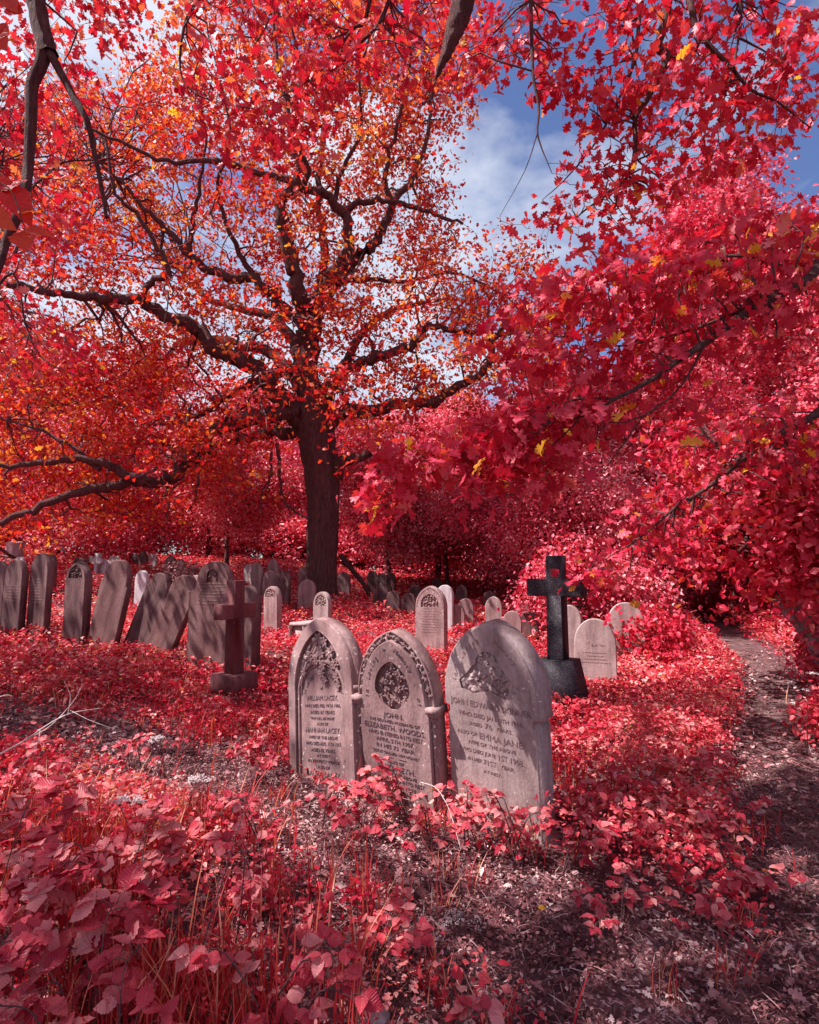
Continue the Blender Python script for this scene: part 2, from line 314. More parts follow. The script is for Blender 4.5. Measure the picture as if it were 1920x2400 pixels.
tt2 = np.linspace(0, len(TRAIL) - 1, 90); TX = np.interp(tt2, np.arange(len(TRAIL)), TRAIL[:, 0]); TY = np.interp(tt2, np.arange(len(TRAIL)), TRAIL[:, 1])
def traildist(x, y):
    d = np.full(np.shape(x), 1e9)
    for a, b in zip(TX, TY): d = np.minimum(d, np.hypot(x - a, y - b))
    return d
tx_ = np.gradient(PCX); ty_ = np.gradient(PCY); ll = np.hypot(tx_, ty_)
rows = []
for j, s in enumerate(np.linspace(-1, 1, 9)):
    ww = PCW * s * (1 + .13 * hnoise(PCX, PCY, 2.5, 5 * np.sign(s)))
    x = PCX + ty_ / ll * ww; y = PCY - tx_ / ll * ww
    rows.append(np.stack([x, y, gz(x, y) + .024 - .03 * abs(s) ** 3 + .012 * hnoise(x, y, 5)], -1))
V = np.stack(rows, 1).reshape(-1, 3); n9 = 9; idx = np.arange(len(V)).reshape(-1, n9)
q = np.stack([idx[:-1, :-1], idx[:-1, 1:], idx[1:, 1:], idx[1:, :-1]], -1).reshape(-1, 4)[:, ::-1]
tag(link('path', np_mesh('path', V, q, np.full(len(q), 4), smooth=True), M['path']), kind='structure')

# ------------------------------------------------------------ gravestones
def arc_pts(cx, cz, rx, rz, a0, a1, n):
    return [(cx + rx * math.cos(R(a0 + (a1 - a0) * i / n)), cz + rz * math.sin(R(a0 + (a1 - a0) * i / n))) for i in range(n + 1)]
def pointed(h, hs, rise, c, n):
    """right half of a two-centred arch, from springing to apex"""
    te = math.acos(c / (1 + c)); return [(max(0, h * (-c + (1 + c) * math.cos(te * i / n))), hs + rise * math.sin(te * i / n) / math.sin(te)) for i in range(n + 1)]
def outline(style, w, H, hs, zb=-.45, plinth=None):
    h = w / 2; top = []
    rise = H - hs
    if style == 'round': top = arc_pts(0, hs, h, rise, 0, 180, 22)
    elif style == 'gothic':
        n = 12
        top = pointed(h, hs, rise, .24, n)
        top = top + [(-x, z) for x, z in top[-2::-1]]
    elif style == 'peaked':
        n = 14
        top = pointed(h, hs, rise, .2, n)
        top = top + [(-x, z) for x, z in top[-2::-1]]
    elif style == 'shouldered':
        a = h * .70; top = [(h, hs - .02)] + arc_pts(h, hs + rise * .22, h - a, rise * .22, 270, 180, 5)
        t2 = arc_pts(0, hs + rise * .22, a, rise * .78, 0, 180, 18); top = top + t2 + [(-x, z) for x, z in top[::-1]]
    elif style == 'notched':
        a = h * .88; top = [(h, hs - .05), (h, hs), (a, hs + .01)] + arc_pts(0, hs + .03, a, rise - .03, 0, 180, 18) + [(-a, hs + .01), (-h, hs), (-h, hs - .05)]
    elif style == 'penta': top = [(h, hs), (h * .45, H), (-h * .45, H), (-h, hs)]
    elif style == 'pillar': top = [(h, H - .03), (h * .8, H), (-h * .8, H), (-h, H - .03)]
    o = [(h, zb)] if plinth is None else [(h + .03, zb), (h + .03, plinth), (h, plinth + .03)]
    return o + top + [(-x, z) for x, z in o[::-1]]
def inset(o, d):
    n = len(o); out = []
    for i in range(n):
        a = Vector(o[i - 1]); b = Vector(o[i]); c = Vector(o[(i + 1) % n])
        e1 = (b - a); e2 = (c - b)
        e1 = e1.normalized() if e1.length > 1e-7 else Vector((1, 0)); e2 = e2.normalized() if e2.length > 1e-7 else e1
        nrm = Vector((-(e1.y + e2.y), e1.x + e2.x)); 
        nrm = nrm.normalized() if nrm.length > 1e-6 else Vector((-e1.y, e1.x))
        k = max(.45, nrm.dot(Vector((-e1.y, e1.x))))
        p = b + nrm * (d / k); out.append((p.x, p.y))
    return out
def cap(mb, o, y, flip, holes=()):
    loops = [[Vector((x, z, 0)) for x, z in o]] + [[Vector((x, z, 0)) for x, z in hh] for hh in holes]
    tri = tessellate_polygon(loops); flat = [p for l in loops for p in l]
    V = [(p.x, y, p.y) for p in flat]
    F = []
    for a, b, c in tri:
        pa, pb, pc = flat[a], flat[b], flat[c]
        ccw = (pb.x - pa.x) * (pc.y - pa.y) - (pb.y - pa.y) * (pc.x - pa.x) > 0
        F.append((a, b, c) if ccw != flip else (a, c, b))
    mb.add(V, F)
def wall(mb, rings):
    """rings: list of (outline, y) front to back"""
    n = len(rings[0][0]); V = []; F = []
    for o, y in rings: V += [(x, y, z) for x, z in o]
    for r in range(len(rings) - 1):
        for i in range(n):
            j = (i + 1) % n; F.append((r * n + i, (r + 1) * n + i, (r + 1) * n + j, r * n + j))
    mb.add(V, F)
def slab(mb, o, t, bev=.008, y0=0):
    i = inset(o, bev)
    wall(mb, [(i, y0), (o, y0 + bev), (o, y0 + t - bev), (i, y0 + t)])
    cap(mb, i, y0, False); cap(mb, i, y0 + t, True)
def plate(mb, o, holes, y0, y1, bev=.004):
    i = inset(o, bev)
    wall(mb, [(i, y0), (o, y0 + bev), (o, y1)]); cap(mb, i, y0, False, holes)
    for hh in holes: wall(mb, [(hh[::-1], y0), (inset(hh, .006)[::-1], y1)])
def stone_rot(yaw, lean, roll):
    return (Matrix.Rotation(R(yaw), 3, 'Z') @ Matrix.Rotation(R(lean), 3, 'X') @ Matrix.Rotation(R(roll), 3, 'Y')).to_euler()
def text_mesh(lines, depth=.0016, y=-.001):
    """lines: (text, cap height, x centre, z, max width) -> V, loops, sizes lying on the plane y"""
    mb = MB()
    for it in lines:
        s, ch, cx, z, mw = it[:5]; rot = it[5] if len(it) > 5 else 0; shear = it[6] if len(it) > 6 else 0
        cu = bpy.data.curves.new('t', 'FONT'); cu.body = s; cu.size = ch / .72; cu.align_x = 'CENTER'; cu.extrude = depth / 2; cu.resolution_u = 2; cu.shear = shear
        cu.offset = 0
        ob = bpy.data.objects.new('t', cu); me = bpy.data.meshes.new_from_object(ob)
        if len(me.vertices):
            V = np.zeros(len(me.vertices) * 3); me.vertices.foreach_get('co', V); V = V.reshape(-1, 3)
            wd = V[:, 0].max() - V[:, 0].min()
            if mw and wd > 0: V[:, 0] = (V[:, 0] - (V[:, 0].max() + V[:, 0].min()) / 2) * (mw / wd)
            c, sn = math.cos(R(rot)), math.sin(R(rot))
            X = V[:, 0] * c - V[:, 1] * sn + cx; Z = V[:, 0] * sn + V[:, 1] * c + z
            Y = np.full(len(V), 0.) + y - V[:, 2]
            mb.add(np.stack([X, Y, Z], -1), [tuple(p.vertices) for p in me.polygons])
        bpy.data.objects.remove(ob); bpy.data.curves.remove(cu); bpy.data.meshes.remove(me)
    return mb
def relief(mb, tmpl, x, z, ang, size, y, bulge=.5, width=1.0, tilt=0):
    """one carved leaf or petal: a domed closed-edge sheet standing out of the stone"""
    V0, F0, _ = tmpl; c, s = math.cos(ang), math.sin(ang); V = []
    ymax = max(abs(V0[:, 1])) or 1
    for vx, vy, vz in V0:
        e = abs(vy) / ymax; hgt = size * bulge * (.45 * (1 - e * e) * math.sin(min(1, max(0, vx)) * math.pi * .9 + .12) + tilt * vx) + .002
        X = size * vx; Y = size * vy * width
        V.append((x + X * c - Y * s, y - hgt, z + X * s + Y * c))
    # skirt: drop outline to the ground plane so that the piece is solid
    F = [f if True else f for f in F0]
    mb.add(V, [tuple(f) for f in F]); 
    edges = {}
    for f in F:
        for i in range(len(f)):
            a, b = f[i], f[(i + 1) % len(f)]
            if (b, a) in edges: del edges[(b, a)]
            else: edges[(a, b)] = 1
    VV = []; FF = []
    for (a, b) in edges:
        k = len(VV); VV += [V[a], V[b], (V[b][0], y + .002, V[b][2]), (V[a][0], y + .002, V[a][2])]; FF.append((k, k + 1, k + 2, k + 3))
    mb.add(VV, FF)
def knob(mb, x, z, y, r):
    V = [(x, y - r, z)]; n = 8
    for k, rr in ((1, .7), (2, 1.0)):
        for i in range(n):
            a = i * 2 * math.pi / n; V.append((x + r * rr * math.cos(a), y - r * (.7 if k == 1 else -.2), z + r * rr * math.sin(a)))
    F = [(0, 1 + (i + 1) % n, 1 + i) for i in range(n)] + [(1 + i, 1 + (i + 1) % n, 9 + (i + 1) % n, 9 + i) for i in range(n)]
    mb.add(V, F)
def flower(mb, x, z, y, r, n=6, rot=0):
    for i in range(n): relief(mb, OVATE, x, z, rot + i * 2 * math.pi / n, r, y, .55, .8, .25)
    knob(mb, x, z, y - r * .22, r * .2)
def rope(mb, pts, r, y):
    P = [(x, y, z) for x, z in pts]; V, Lp, S = tubes([(P, np.full(len(P), r))], 6); mb.add(V, Lp.reshape(-1, 4))

GR = 'weathered headstones standing in the churchyard'
def inpoly(x, z, poly):
    c = False; n = len(poly)
    for i in range(n):
        x1, z1 = poly[i]; x2, z2 = poly[i - 1]
        if (z1 > z) != (z2 > z) and x < (x2 - x1) * (z - z1) / (z2 - z1 + 1e-12) + x1: c = not c
    return c
def gpanel(hw, zt, zs, zb, lobe=0, n=8):
    """pointed panel, counter-clockwise"""
    top = []
    top = pointed(hw, zs, zt - zs, .45, n)
    top += [(-x, z) for x, z in top[-2::-1]]
    if lobe: return top + [(-hw * .8, zb + lobe * .75)] + arc_pts(0, zb + lobe, hw * .6, lobe, 180, 360, 8) + [(hw * .8, zb + lobe * .75)]
    return top + [(-hw, zb), (hw, zb)]
def path_text(s, pts, ch, y, shear=.1, gothic=True):
    """characters spread along a polyline"""
    P = np.array(pts); d = np.r_[0, np.cumsum(np.hypot(*np.diff(P, axis=0).T))]; L_ = []
    for i, chh in enumerate(s):
        if chh == ' ': continue
        t = (i + .5) / len(s) * d[-1]; x = np.interp(t, d, P[:, 0]); z = np.interp(t, d, P[:, 1])
        x2 = np.interp(t + .004, d, P[:, 0]); z2 = np.interp(t + .004, d, P[:, 1]); x1 = np.interp(t - .004, d, P[:, 0]); z1 = np.interp(t - .004, d, P[:, 1])
        a = math.degrees(math.atan2(z2 - z1, x2 - x1)); L_.append((chh, ch, x, z, None, a, shear))
    return L_

# --- the three big ones in front
def lacey():
    t = empty('gravestone', (-.555, 3.80, -.18)); t.rotation_euler = stone_rot(-42, -3.8, -8.5); t.scale = (1.133, 1.1, 1.133)
    tag(t, 'gothic headstone with a deep arch of carved flowers, left of the three in front', 'gravestone', GR)
    w, H, hs = .60, 1.222, .846; mb = MB(); o = outline('gothic', w, H, hs, -.3)
    o2 = [(x * (1.0 if z > .80 else .955 if z > .77 else .93), z) for x, z in o]
    slab(mb, o, .095, .012, .028)
    hole = gpanel(.225, H - .08, .80, -.22, 0, 10)
    plate(mb, inset(o, .006), [hole[::-1]], 0, .028)
    rope(mb, [(x * 1.02, z + .004) for x, z in hole[:-2]], .006, .002)
    rope(mb, arc_pts(0, .775, .21, .185, 0, 180, 20), .011, .022); rope(mb, arc_pts(0, .775, .19, .165, 0, 180, 20), .005, .024)
    rope(mb, [(.21, .775), (.213, .3), (.213, -.2)], .009, .022); rope(mb, [(-.21, .775), (-.213, .3), (-.213, -.2)], .009, .022)
    mb.box(-.315, -.27, .01, .11, .79, .815); mb.box(.27, .315, .01, .11, .79, .815)
    mb.build('slab', M['stone'], t)
    cb = MB(); rr = random.Random(3); arch = arc_pts(0, .775, .225, .20, 0, 180, 20)
    for _ in range(70):
        x = rr.uniform(-.2, .2); z = rr.uniform(.80, H - .09)
        if not inpoly(x, z, inset(hole, .02)) or inpoly(x, z, arch): continue
        if rr.random() < .72: relief(cb, rr.choice([OVATE, OAK, SERR]), x, z, rr.uniform(0, 6.28), rr.uniform(.03, .06), .026, .7, .9, .2)
        else: flower(cb, x, z, .022, rr.uniform(.02, .03), 6, rr.random())
    for x, z, r in ((0, 1.09, .045), (.05, 1.07, .035), (.1, 1.0, .036), (.02, 1.0, .033), (-.09, .99, .034), (.13, .93, .03), (-.03, .96, .03), (.03, .93, .034), (.02, .885, .032), (.045, .85, .026), (.15, .86, .028), (-.15, .9, .026), (.165, .82, .024)):
        flower(cb, x, z, .016, r, 6, r * 70)
    for pts in ([(0, 1.1), (-.01, 1.02), (.01, .95), (.03, .87)], [(.02, 1.08), (.09, 1.02), (.14, .93), (.17, .82)], [(-.02, 1.08), (-.09, 1.0), (-.15, .91), (-.18, .82)]): rope(cb, pts, .005, .016)
    cb.build('carving', M['stone'], t)
    ln = path_text('In Loving', [p for p in arc_pts(0, .735, .155, .15, 168, 118, 10)], .026, .0)
    ln += path_text('Memory', [p for p in arc_pts(0, .735, .155, .15, 66, 14, 10)], .026, .0)
    ln += [('of', .02, 0, .795, None), ('WILLIAM LACEY,', .028, 0, .735, .29), ('WHO DIED FEB. 10TH 1906,', .019, 0, .695, .33), ('AGED 67 YEARS', .019, 0, .658, .22), ('"THY WILL BE DONE"', .015, 0, .625, .22),
           ('ALSO OF', .017, 0, .594, .1), ('HANNAH LACEY,', .029, 0, .553, .31), ('WIFE OF THE ABOVE', .018, 0, .518, .26), ('WHO DIED AUG. 11TH 1917.', .02, 0, .483, .32), ('AGED 82 YEARS.', .019, 0, .447, .22),
           ('AT REST', .014, 0, .42, .12), ('IN PERFECT PEACE', .016, 0, .388, .28), ('ALSO OF', .017, 0, .356, .11), ('LAURA LACEY,', .029, 0, .314, .3), ('WHO DIED AUG. 1ST 1921', .018, 0, .28, .32), ('AGED 50 YEARS', .018, 0, .245, .24)]
    text_mesh(ln, .003, .0265).build('inscription', M['lead'], t)
lacey()

def woods():
    t = empty('gravestone', (-.05, 3.582, 0)); t.rotation_euler = stone_rot(-36, 6.4, .5)
    tag(t, 'pointed headstone with ivy border and carved lily panel, middle of the three in front', 'gravestone', GR)
    w, H, hs = .58, 1.155, .736; mb = MB(); o = outline('gothic', w, H, hs, -.3)
    slab(mb, o, .10, .012, .016)
    arch = [p for p in o if p[1] >= hs]
    core = inset([(w / 2, .735)] + arch + [(-w / 2, .735)], .05)
    body = [(w / 2 - .032, -.28), (w / 2 - .032, .70)] + [p for p in inset(outline('gothic', w, H, hs, -.3), .052) if p[1] > .72] + [(-w / 2 + .032, .70), (-w / 2 + .032, -.28)]
    panel = gpanel(.132, .975, .80, .685, .075, 8)
    plate(mb, body, [panel[::-1]], -.016, .016)
    # outer bead round the arch
    rope(mb, [p for p in inset(o, .008) if p[1] > .73], .008, .012)
    for s in (-1, 1):
        x0, x1 = (.245, .315) if s > 0 else (-.315, -.245)
        mb.box(x0, x1, -.03, .10, .70, .735); mb.box(x0 + .008, x1 - .008, -.022, .10, .685, .70)
        rope(mb, [(s * .27, .68), (s * .272, .3), (s * .275, -.2)], .011, .012)
    mb.build('slab', M['stone'], t)
    cb = MB(); rr = random.Random(5)
    mid = [p for p in inset(o, .031) if p[1] > .745]
    P = np.array(mid); d = np.r_[0, np.cumsum(np.hypot(*np.diff(P, axis=0).T))]
    for i in range(34):
        s = (i + .5) / 34 * d[-1]; x = np.interp(s, d, P[:, 0]); z = np.interp(s, d, P[:, 1])
        relief(cb, REDOAK if i % 2 else OAK, x - .012 * math.cos(i * 2.4), z - .012 * math.sin(i * 2.4), i * 2.4 + rr.uniform(-.4, .4), .038, .014, .75, 1.0, .2)
    rope(cb, [(x + .008 * math.sin(i * 1.3), z) for i, (x, z) in enumerate(mid)], .004, .006)
    for s in (-1, 1):
        for k_ in range(6):
            relief(cb, OVATE, s * .272, .675 - k_ * .032, -math.pi / 2 + (1 if k_ % 2 else -1) * .7, .036 - k_ * .003, .010, .8, .8, .2)
        flower(cb, s * .272, .665, .008, .024, 5)
    ip = inset(panel, .014)
    for _ in range(60):
        x = rr.uniform(-.12, .12); z = rr.uniform(.69, .95)
        if not inpoly(x, z, ip): continue
        relief(cb, rr.choice([OVATE, OVATE, SERR]), x, z, rr.uniform(.6, 2.6), rr.uniform(.03, .055), .012, .7, .65, .3)
    for i, (x, z) in enumerate(((0, .93), (.02, .90), (-.03, .89), (.05, .87), (-.07, .85), (.08, .82), (-.01, .84), (.03, .80), (-.05, .79), (-.09, .75), (.09, .755), (.0, .74), (.05, .73), (-.03, .715))):
        flower(cb, x, z, .004, .024, 5, i); relief(cb, OVATE, x, z - .03, math.pi / 2, .04, .006, .9, .6, .3)
    cb.build('carving', M['stone'], t)
    tp = [p for p in inset(o, .105) if p[1] > .72][::-1]
    h_ = len(tp)
    ln = path_text('In  Loving  +  Memory  .  of', tp, .030, -.016)
    ln = [(a, b, c, d_, e, f, g) for (a, b, c, d_, e, f, g) in ln]
    ln += [('JOHN.', .030, 0, .638, .15), ('THE BELOVED HUSBAND OF', .017, 0, .605, .38), ('ELIZABETH. WOODS.', .031, 0, .561, .455), ('WHO ENTERED INTO REST', .023, 0, .524, .41), ('APRIL 5TH 1907.', .023, 0, .487, .28),
           ('IN HIS 73 YEAR', .023, 0, .449, .28), ('"JESUS CALLED HIM HOME."', .015, 0, .415, .35), ('——  .  ——', .012, 0, .392, .16), ('ALSO OF', .017, 0, .364, .12), ('ELIZABETH.', .032, 0, .320, .28),
           ('WIFE OF THE ABOVE', .019, 0, .289, .29), ('WHO ENTERED INTO REST', .021, 0, .256, .4), ('JULY 23RD 1918', .021, 0, .222, .27), ('AGED 81 YEARS.', .021, 0, .187, .26), ('IN PEACE', .02, 0, .152, .2)]
    text_mesh(ln, .003, -.0175).build('inscription', M['lead'], t)
woods()

def skinner():
    t = empty('gravestone', (.474, 3.289, 0)); t.rotation_euler = stone_rot(-38.1, 7.8, 2.2)
    tag(t, 'large smooth pale headstone with carved ivy leaf panel, right one of the three in front', 'gravestone', GR)
    w, H, hs = .60, 1.232, .815; mb = MB(); o = outline('peaked', w, H, hs, -.3)
    k_ = [i for i, p in enumerate(o) if p[1] > hs - .001 and p[0] > 0][0]
    oo = [(w / 2 + .035, -.3), (w / 2 + .035, .085), (w / 2 + .012, .10), (w / 2 - .012, .12), (w / 2 - .016, .70), (w / 2 - .030, .715), (w / 2 - .028, .735), (w / 2 + .008, .745), (w / 2 - .002, .775)]
    o = oo + [p for p in o if p[1] >= hs - .001] + [(-x, z) for x, z in oo[::-1]]
    slab(mb, o, .145, .012, .015)
    pan = [(.175, .855), (.185, .90), (.135, .945), (.10, .985)] + arc_pts(0, 1.0, .075, .08, 0, 180, 10) + [(-.10, .985), (-.135, .945), (-.185, .90), (-.175, .855)] + [(-.10, .835), (0, .865), (.10, .835)]
    top = inset(o, .0125)
    plate(mb, top, [pan[::-1]], 0, .015, .003)
    mb.build('slab', M['stone_pale'], t)
    cb = MB(); rr = random.Random(9)
    ip = inset(pan, .01)
    spots = []
    for _ in range(400):
        x = rr.uniform(-.18, .18); z = rr.uniform(.84, 1.07)
        if inpoly(x, z, ip) and all(math.hypot(x - a, z - b) > .026 for a, b in spots): spots.append((x, z))
    for x, z in spots:
        a = rr.uniform(0, 6.28); relief(cb, rr.choice([SYC, REDOAK, SYC]), x - .02 * math.cos(a), z - .02 * math.sin(a), a, rr.uniform(.045, .06), .0145, .5, .9, .12)
    rope(cb, [(-.15, .87), (-.06, .93), (.0, .95), (.03, 1.0), (0, 1.05)], .005, .010); rope(cb, [(0, .95), (.07, .92), (.15, .875)], .005, .010)
    cb.build('carving', M['stone_pale'], t)
    tp = [p for p in inset(o, .085) if p[1] > .86][::-1]
    ln = path_text('In   Loving   Memory   of', tp, .026, 0)
    text_mesh(ln, .0016, -.0012).build('faint_inscription', M['stone'], t)
    ln = [('JOHN EDWARD SKINNER', .034, 0, .762, .50), ('WHO DIED JAN. 8TH 1914.', .024, 0, .704, .40), ('AGED', .02, -.09, .655, .08), ('76', .030, -.01, .652, .045), ('YEARS.', .02, .085, .655, .1),
          ('ALSO OF', .021, -.15, .598, .13), ('EMMA JANE.', .035, .065, .590, .27), ('WIFE OF THE ABOVE', .021, 0, .549, .30), ('WHO DIED JUNE', .021, -.09, .502, .23), ('1ST 1908.', .031, .12, .496, .15),
          ('IN HER', .02, -.105, .454, .09), ('71ST', .030, -.012, .449, .08), ('YEAR.', .021, .095, .453, .09), ('AT REST.', .016, 0, .404, .11)]
    text_mesh(ln, .0016, -.0012).build('inscription', M['cut'], t)
skinner()

# --- all the others, placed from the photograph: face centre x, top, visible bottom, face width in px, distance
def headstone(px, top, bot, fw, d, style, mat, label, yaw=-30, lean=0, roll=0, t=.10, hs=.72, panel=None, lines=None, plinth=None, text=None):
    phi = math.atan((px - 960) / F_PX); cs = max(.3, math.cos(R(yaw) + phi))
    w = max(.36, min(.85, fw * d / F_PX / cs)); b = at(px, bot, d); tp = at(px, top, d); H = tp.z - b.z
    g = gz1(b.x, b.y); z0 = min(b.z, g) - .35; Ht = tp.z - z0
    o = outline(style, w, Ht, Ht - min(.5, w * (.62 if style != 'penta' else .3)) if style != 'shouldered' else Ht - w * .52, -.1)
    loc = (b.x, b.y, z0)
    # shift so that the leaning stone's top stays where it was seen
    rot = stone_rot(yaw, lean, roll); v = rot.to_matrix() @ Vector((0, 0, Ht * .55))
    loc = (b.x - v.x, b.y - v.y, z0 + (Ht * .55 - v.z))
    mb = MB(); parts = panel or lines or text
    slab(mb, o, t, .01, .012 if panel else 0)
    if panel:
        hw = w * panel[0]; zt = Ht - w * panel[1]; pn = gpanel(hw, zt, zt - w * panel[2], zt - w * panel[3], 0, 6)
        plate(mb, inset(o, .008), [pn[::-1]], -.012, .012)
    if not parts:
        ob = mb.build('gravestone', mat); ob.location = loc; ob.rotation_euler = rot
        return tag(ob, label, 'gravestone', GR)
    e = empty('gravestone', loc); e.rotation_euler = rot; tag(e, label, 'gravestone', GR); mb.build('slab', mat, e)
    if panel:
        cb = MB(); rr = random.Random(int(px)); ip = inset(pn, .012)
        for _ in range(panel[4]):
            x = rr.uniform(-hw, hw); z = rr.uniform(zt - w * panel[3], zt)
            if inpoly(x, z, ip): relief(cb, OVATE, x, z, rr.uniform(0, 6.28), rr.uniform(.03, .055), .01, .8, .9, .3)
        if len(panel) > 5:   # beads round the edge
            P = np.array([p for p in inset(o, .03) if p[1] > .3])
            dd = np.r_[0, np.cumsum(np.hypot(*np.diff(P, axis=0).T))]
            for s in np.arange(0, dd[-1], .032): knob(cb, np.interp(s, dd, P[:, 0]), np.interp(s, dd, P[:, 1]), -.012, .011)
        cb.build('carving', mat, e)
    fy = -.012 if panel else 0
    if lines or text:
        rr = random.Random(int(px) + 1); zt = Ht - w * (.8 if not panel else panel[1] + panel[3]) - .02
        if text: text_mesh([(s, c, x, Ht - dz, mw) for s, c, x, dz, mw in text], .002, fy - .001).build('inscription', M['cut'], e)
        if lines:
            lb = MB()
            for i in range(lines):
                x = -w * rr.uniform(.2, .36); xe = -x
                while x < xe:
                    l = rr.uniform(.006, .02); lb.box(x, min(x + l, xe), fy - .0015, fy + .002, zt - .006, zt + .006); x += l + rr.uniform(.004, .012)
                zt -= .042
            lb.build('worn_lettering', M['cut'], e)
    return e
SD, SB, ST, SP, MA = M['stone_dark'], M['stone_brown'], M['stone'], M['stone_pale'], M['marble']
H_ = headstone
# left row
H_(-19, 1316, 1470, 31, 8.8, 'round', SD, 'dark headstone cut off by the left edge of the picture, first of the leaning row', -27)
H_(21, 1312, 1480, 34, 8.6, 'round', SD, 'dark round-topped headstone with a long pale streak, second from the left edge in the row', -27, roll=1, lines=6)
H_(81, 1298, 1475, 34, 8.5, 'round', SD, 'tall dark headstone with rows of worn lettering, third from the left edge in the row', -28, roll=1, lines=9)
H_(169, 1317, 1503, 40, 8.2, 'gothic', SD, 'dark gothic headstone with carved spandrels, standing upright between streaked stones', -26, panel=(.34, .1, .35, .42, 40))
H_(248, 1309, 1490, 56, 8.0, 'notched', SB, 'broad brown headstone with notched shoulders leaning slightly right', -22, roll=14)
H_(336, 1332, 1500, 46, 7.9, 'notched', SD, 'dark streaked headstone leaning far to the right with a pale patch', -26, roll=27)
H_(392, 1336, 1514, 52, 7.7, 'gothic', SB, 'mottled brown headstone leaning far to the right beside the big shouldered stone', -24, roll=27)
H_(493, 1315, 1540, 105, 7.2, 'shouldered', SB, 'big shouldered headstone with small carved emblem directly behind the brown stone cross', -20, lines=7, panel=(.12, .14, .08, .22, 8), text=None)
H_(561, 1372, 1580, 49, 6.9, 'round', SD, 'dark round headstone half hidden behind the brown stone cross', -36, t=.14)
H_(633, 1374, 1508, 31, 10.8, 'round', ST, 'sunlit headstone with leafy carving and ivy edge behind the arch topped front stone', -38, roll=-2, panel=(.36, .12, .2, .36, 50))
# behind the row, left
H_(38, 1305, 1365, 20, 13.5, 'round', MA, 'pale round headstone peeping above the second stone of the left row', -25)
H_(110, 1300, 1372, 20, 12.5, 'round', SD, 'dark round headstone tucked right behind the third stone of the left row', -25)
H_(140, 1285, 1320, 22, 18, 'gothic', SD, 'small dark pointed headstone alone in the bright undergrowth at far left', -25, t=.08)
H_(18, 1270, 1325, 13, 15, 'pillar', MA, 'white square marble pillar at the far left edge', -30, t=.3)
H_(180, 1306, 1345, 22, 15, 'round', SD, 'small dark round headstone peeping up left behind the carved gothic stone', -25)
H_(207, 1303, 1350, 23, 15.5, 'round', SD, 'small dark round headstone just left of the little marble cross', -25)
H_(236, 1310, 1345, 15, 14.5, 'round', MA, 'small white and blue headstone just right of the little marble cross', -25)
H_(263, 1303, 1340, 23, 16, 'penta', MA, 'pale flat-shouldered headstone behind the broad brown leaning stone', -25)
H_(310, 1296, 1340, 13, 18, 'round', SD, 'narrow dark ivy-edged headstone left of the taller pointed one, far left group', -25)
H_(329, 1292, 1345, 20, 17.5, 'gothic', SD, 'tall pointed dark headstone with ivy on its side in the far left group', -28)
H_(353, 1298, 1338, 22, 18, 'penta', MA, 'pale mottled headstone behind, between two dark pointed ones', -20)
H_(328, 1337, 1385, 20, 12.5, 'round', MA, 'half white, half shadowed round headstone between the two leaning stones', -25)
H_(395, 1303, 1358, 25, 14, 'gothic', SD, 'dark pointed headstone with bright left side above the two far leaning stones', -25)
H_(418, 1310, 1345, 15, 16, 'round', ST, 'small brown headstone mostly hidden right of the bright-sided pointed one', -25)
H_(455, 1348, 1400, 13, 11, 'round', SP, 'narrow pale headstone just left of the big shouldered stone', -25)
H_(480, 1330, 1375, 18, 15, 'round', SD, 'dark low headstone hidden among leaves left of the big shouldered one', -25)
H_(581, 1322, 1360, 15, 18, 'round', MA, 'pale low headstone left of the group of four near the tree', -25)
# group left of the oak
H_(596, 1319, 1380, 29, 15, 'gothic', ST, 'pointed headstone with carved crest, left one of the group of four near the oak', -30)
H_(628, 1337, 1385, 28, 14.6, 'gothic', ST, 'pointed headstone with a pale patch in the middle of the group of four', -28, roll=3)
H_(639, 1311, 1382, 20, 16, 'gothic', ST, 'tall narrow pointed headstone rising at the back of the group of four', -30, roll=-5)
H_(661, 1338, 1388, 29, 14.2, 'penta', SD, 'flat-cornered dark headstone at the right of the group of four', -28)
H_(714, 1327, 1380, 31, 18, 'round', ST, 'round brown headstone half hidden behind the left side of the oak trunk', -20)
H_(718, 1358, 1412, 40, 14, 'round', ST, 'broad round blank headstone in front of the left side of the oak trunk', -14)
H_(804, 1341, 1395, 29, 17.5, 'round', ST, 'grey round headstone just right of the oak trunk', -20)
H_(752, 1387, 1452, 36, 11.5, 'round', SP, 'round headstone with deeply carved arch above the gothic front stone', -32, panel=(.34, .14, .3, .52, 80), plinth=None)
# middle
H_(1008, 1373, 1520, 68, 9.4, 'gothic', ST, 'tall gothic headstone with beaded border, fruit carving and lettering, behind the front three', -30, panel=(.3, .24, .28, .4, 60, 1), lines=10)
H_(1042, 1371, 1440, 32, 12, 'round', MA, 'pale round headstone behind the tall beaded gothic stone', -24)
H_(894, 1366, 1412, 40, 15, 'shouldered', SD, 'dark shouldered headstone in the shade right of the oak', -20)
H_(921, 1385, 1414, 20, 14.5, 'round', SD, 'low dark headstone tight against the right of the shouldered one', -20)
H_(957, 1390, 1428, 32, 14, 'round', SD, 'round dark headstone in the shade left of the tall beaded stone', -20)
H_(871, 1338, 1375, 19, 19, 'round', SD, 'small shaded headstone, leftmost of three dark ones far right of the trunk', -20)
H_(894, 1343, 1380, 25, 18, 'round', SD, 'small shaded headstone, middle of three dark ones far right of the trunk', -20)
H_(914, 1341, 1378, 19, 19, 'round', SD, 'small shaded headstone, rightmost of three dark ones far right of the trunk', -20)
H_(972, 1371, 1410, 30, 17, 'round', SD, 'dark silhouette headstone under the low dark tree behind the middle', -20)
H_(1024, 1355, 1395, 22, 20, 'penta', SD, 'dark flat-topped headstone far back above the pale round stone', -20)
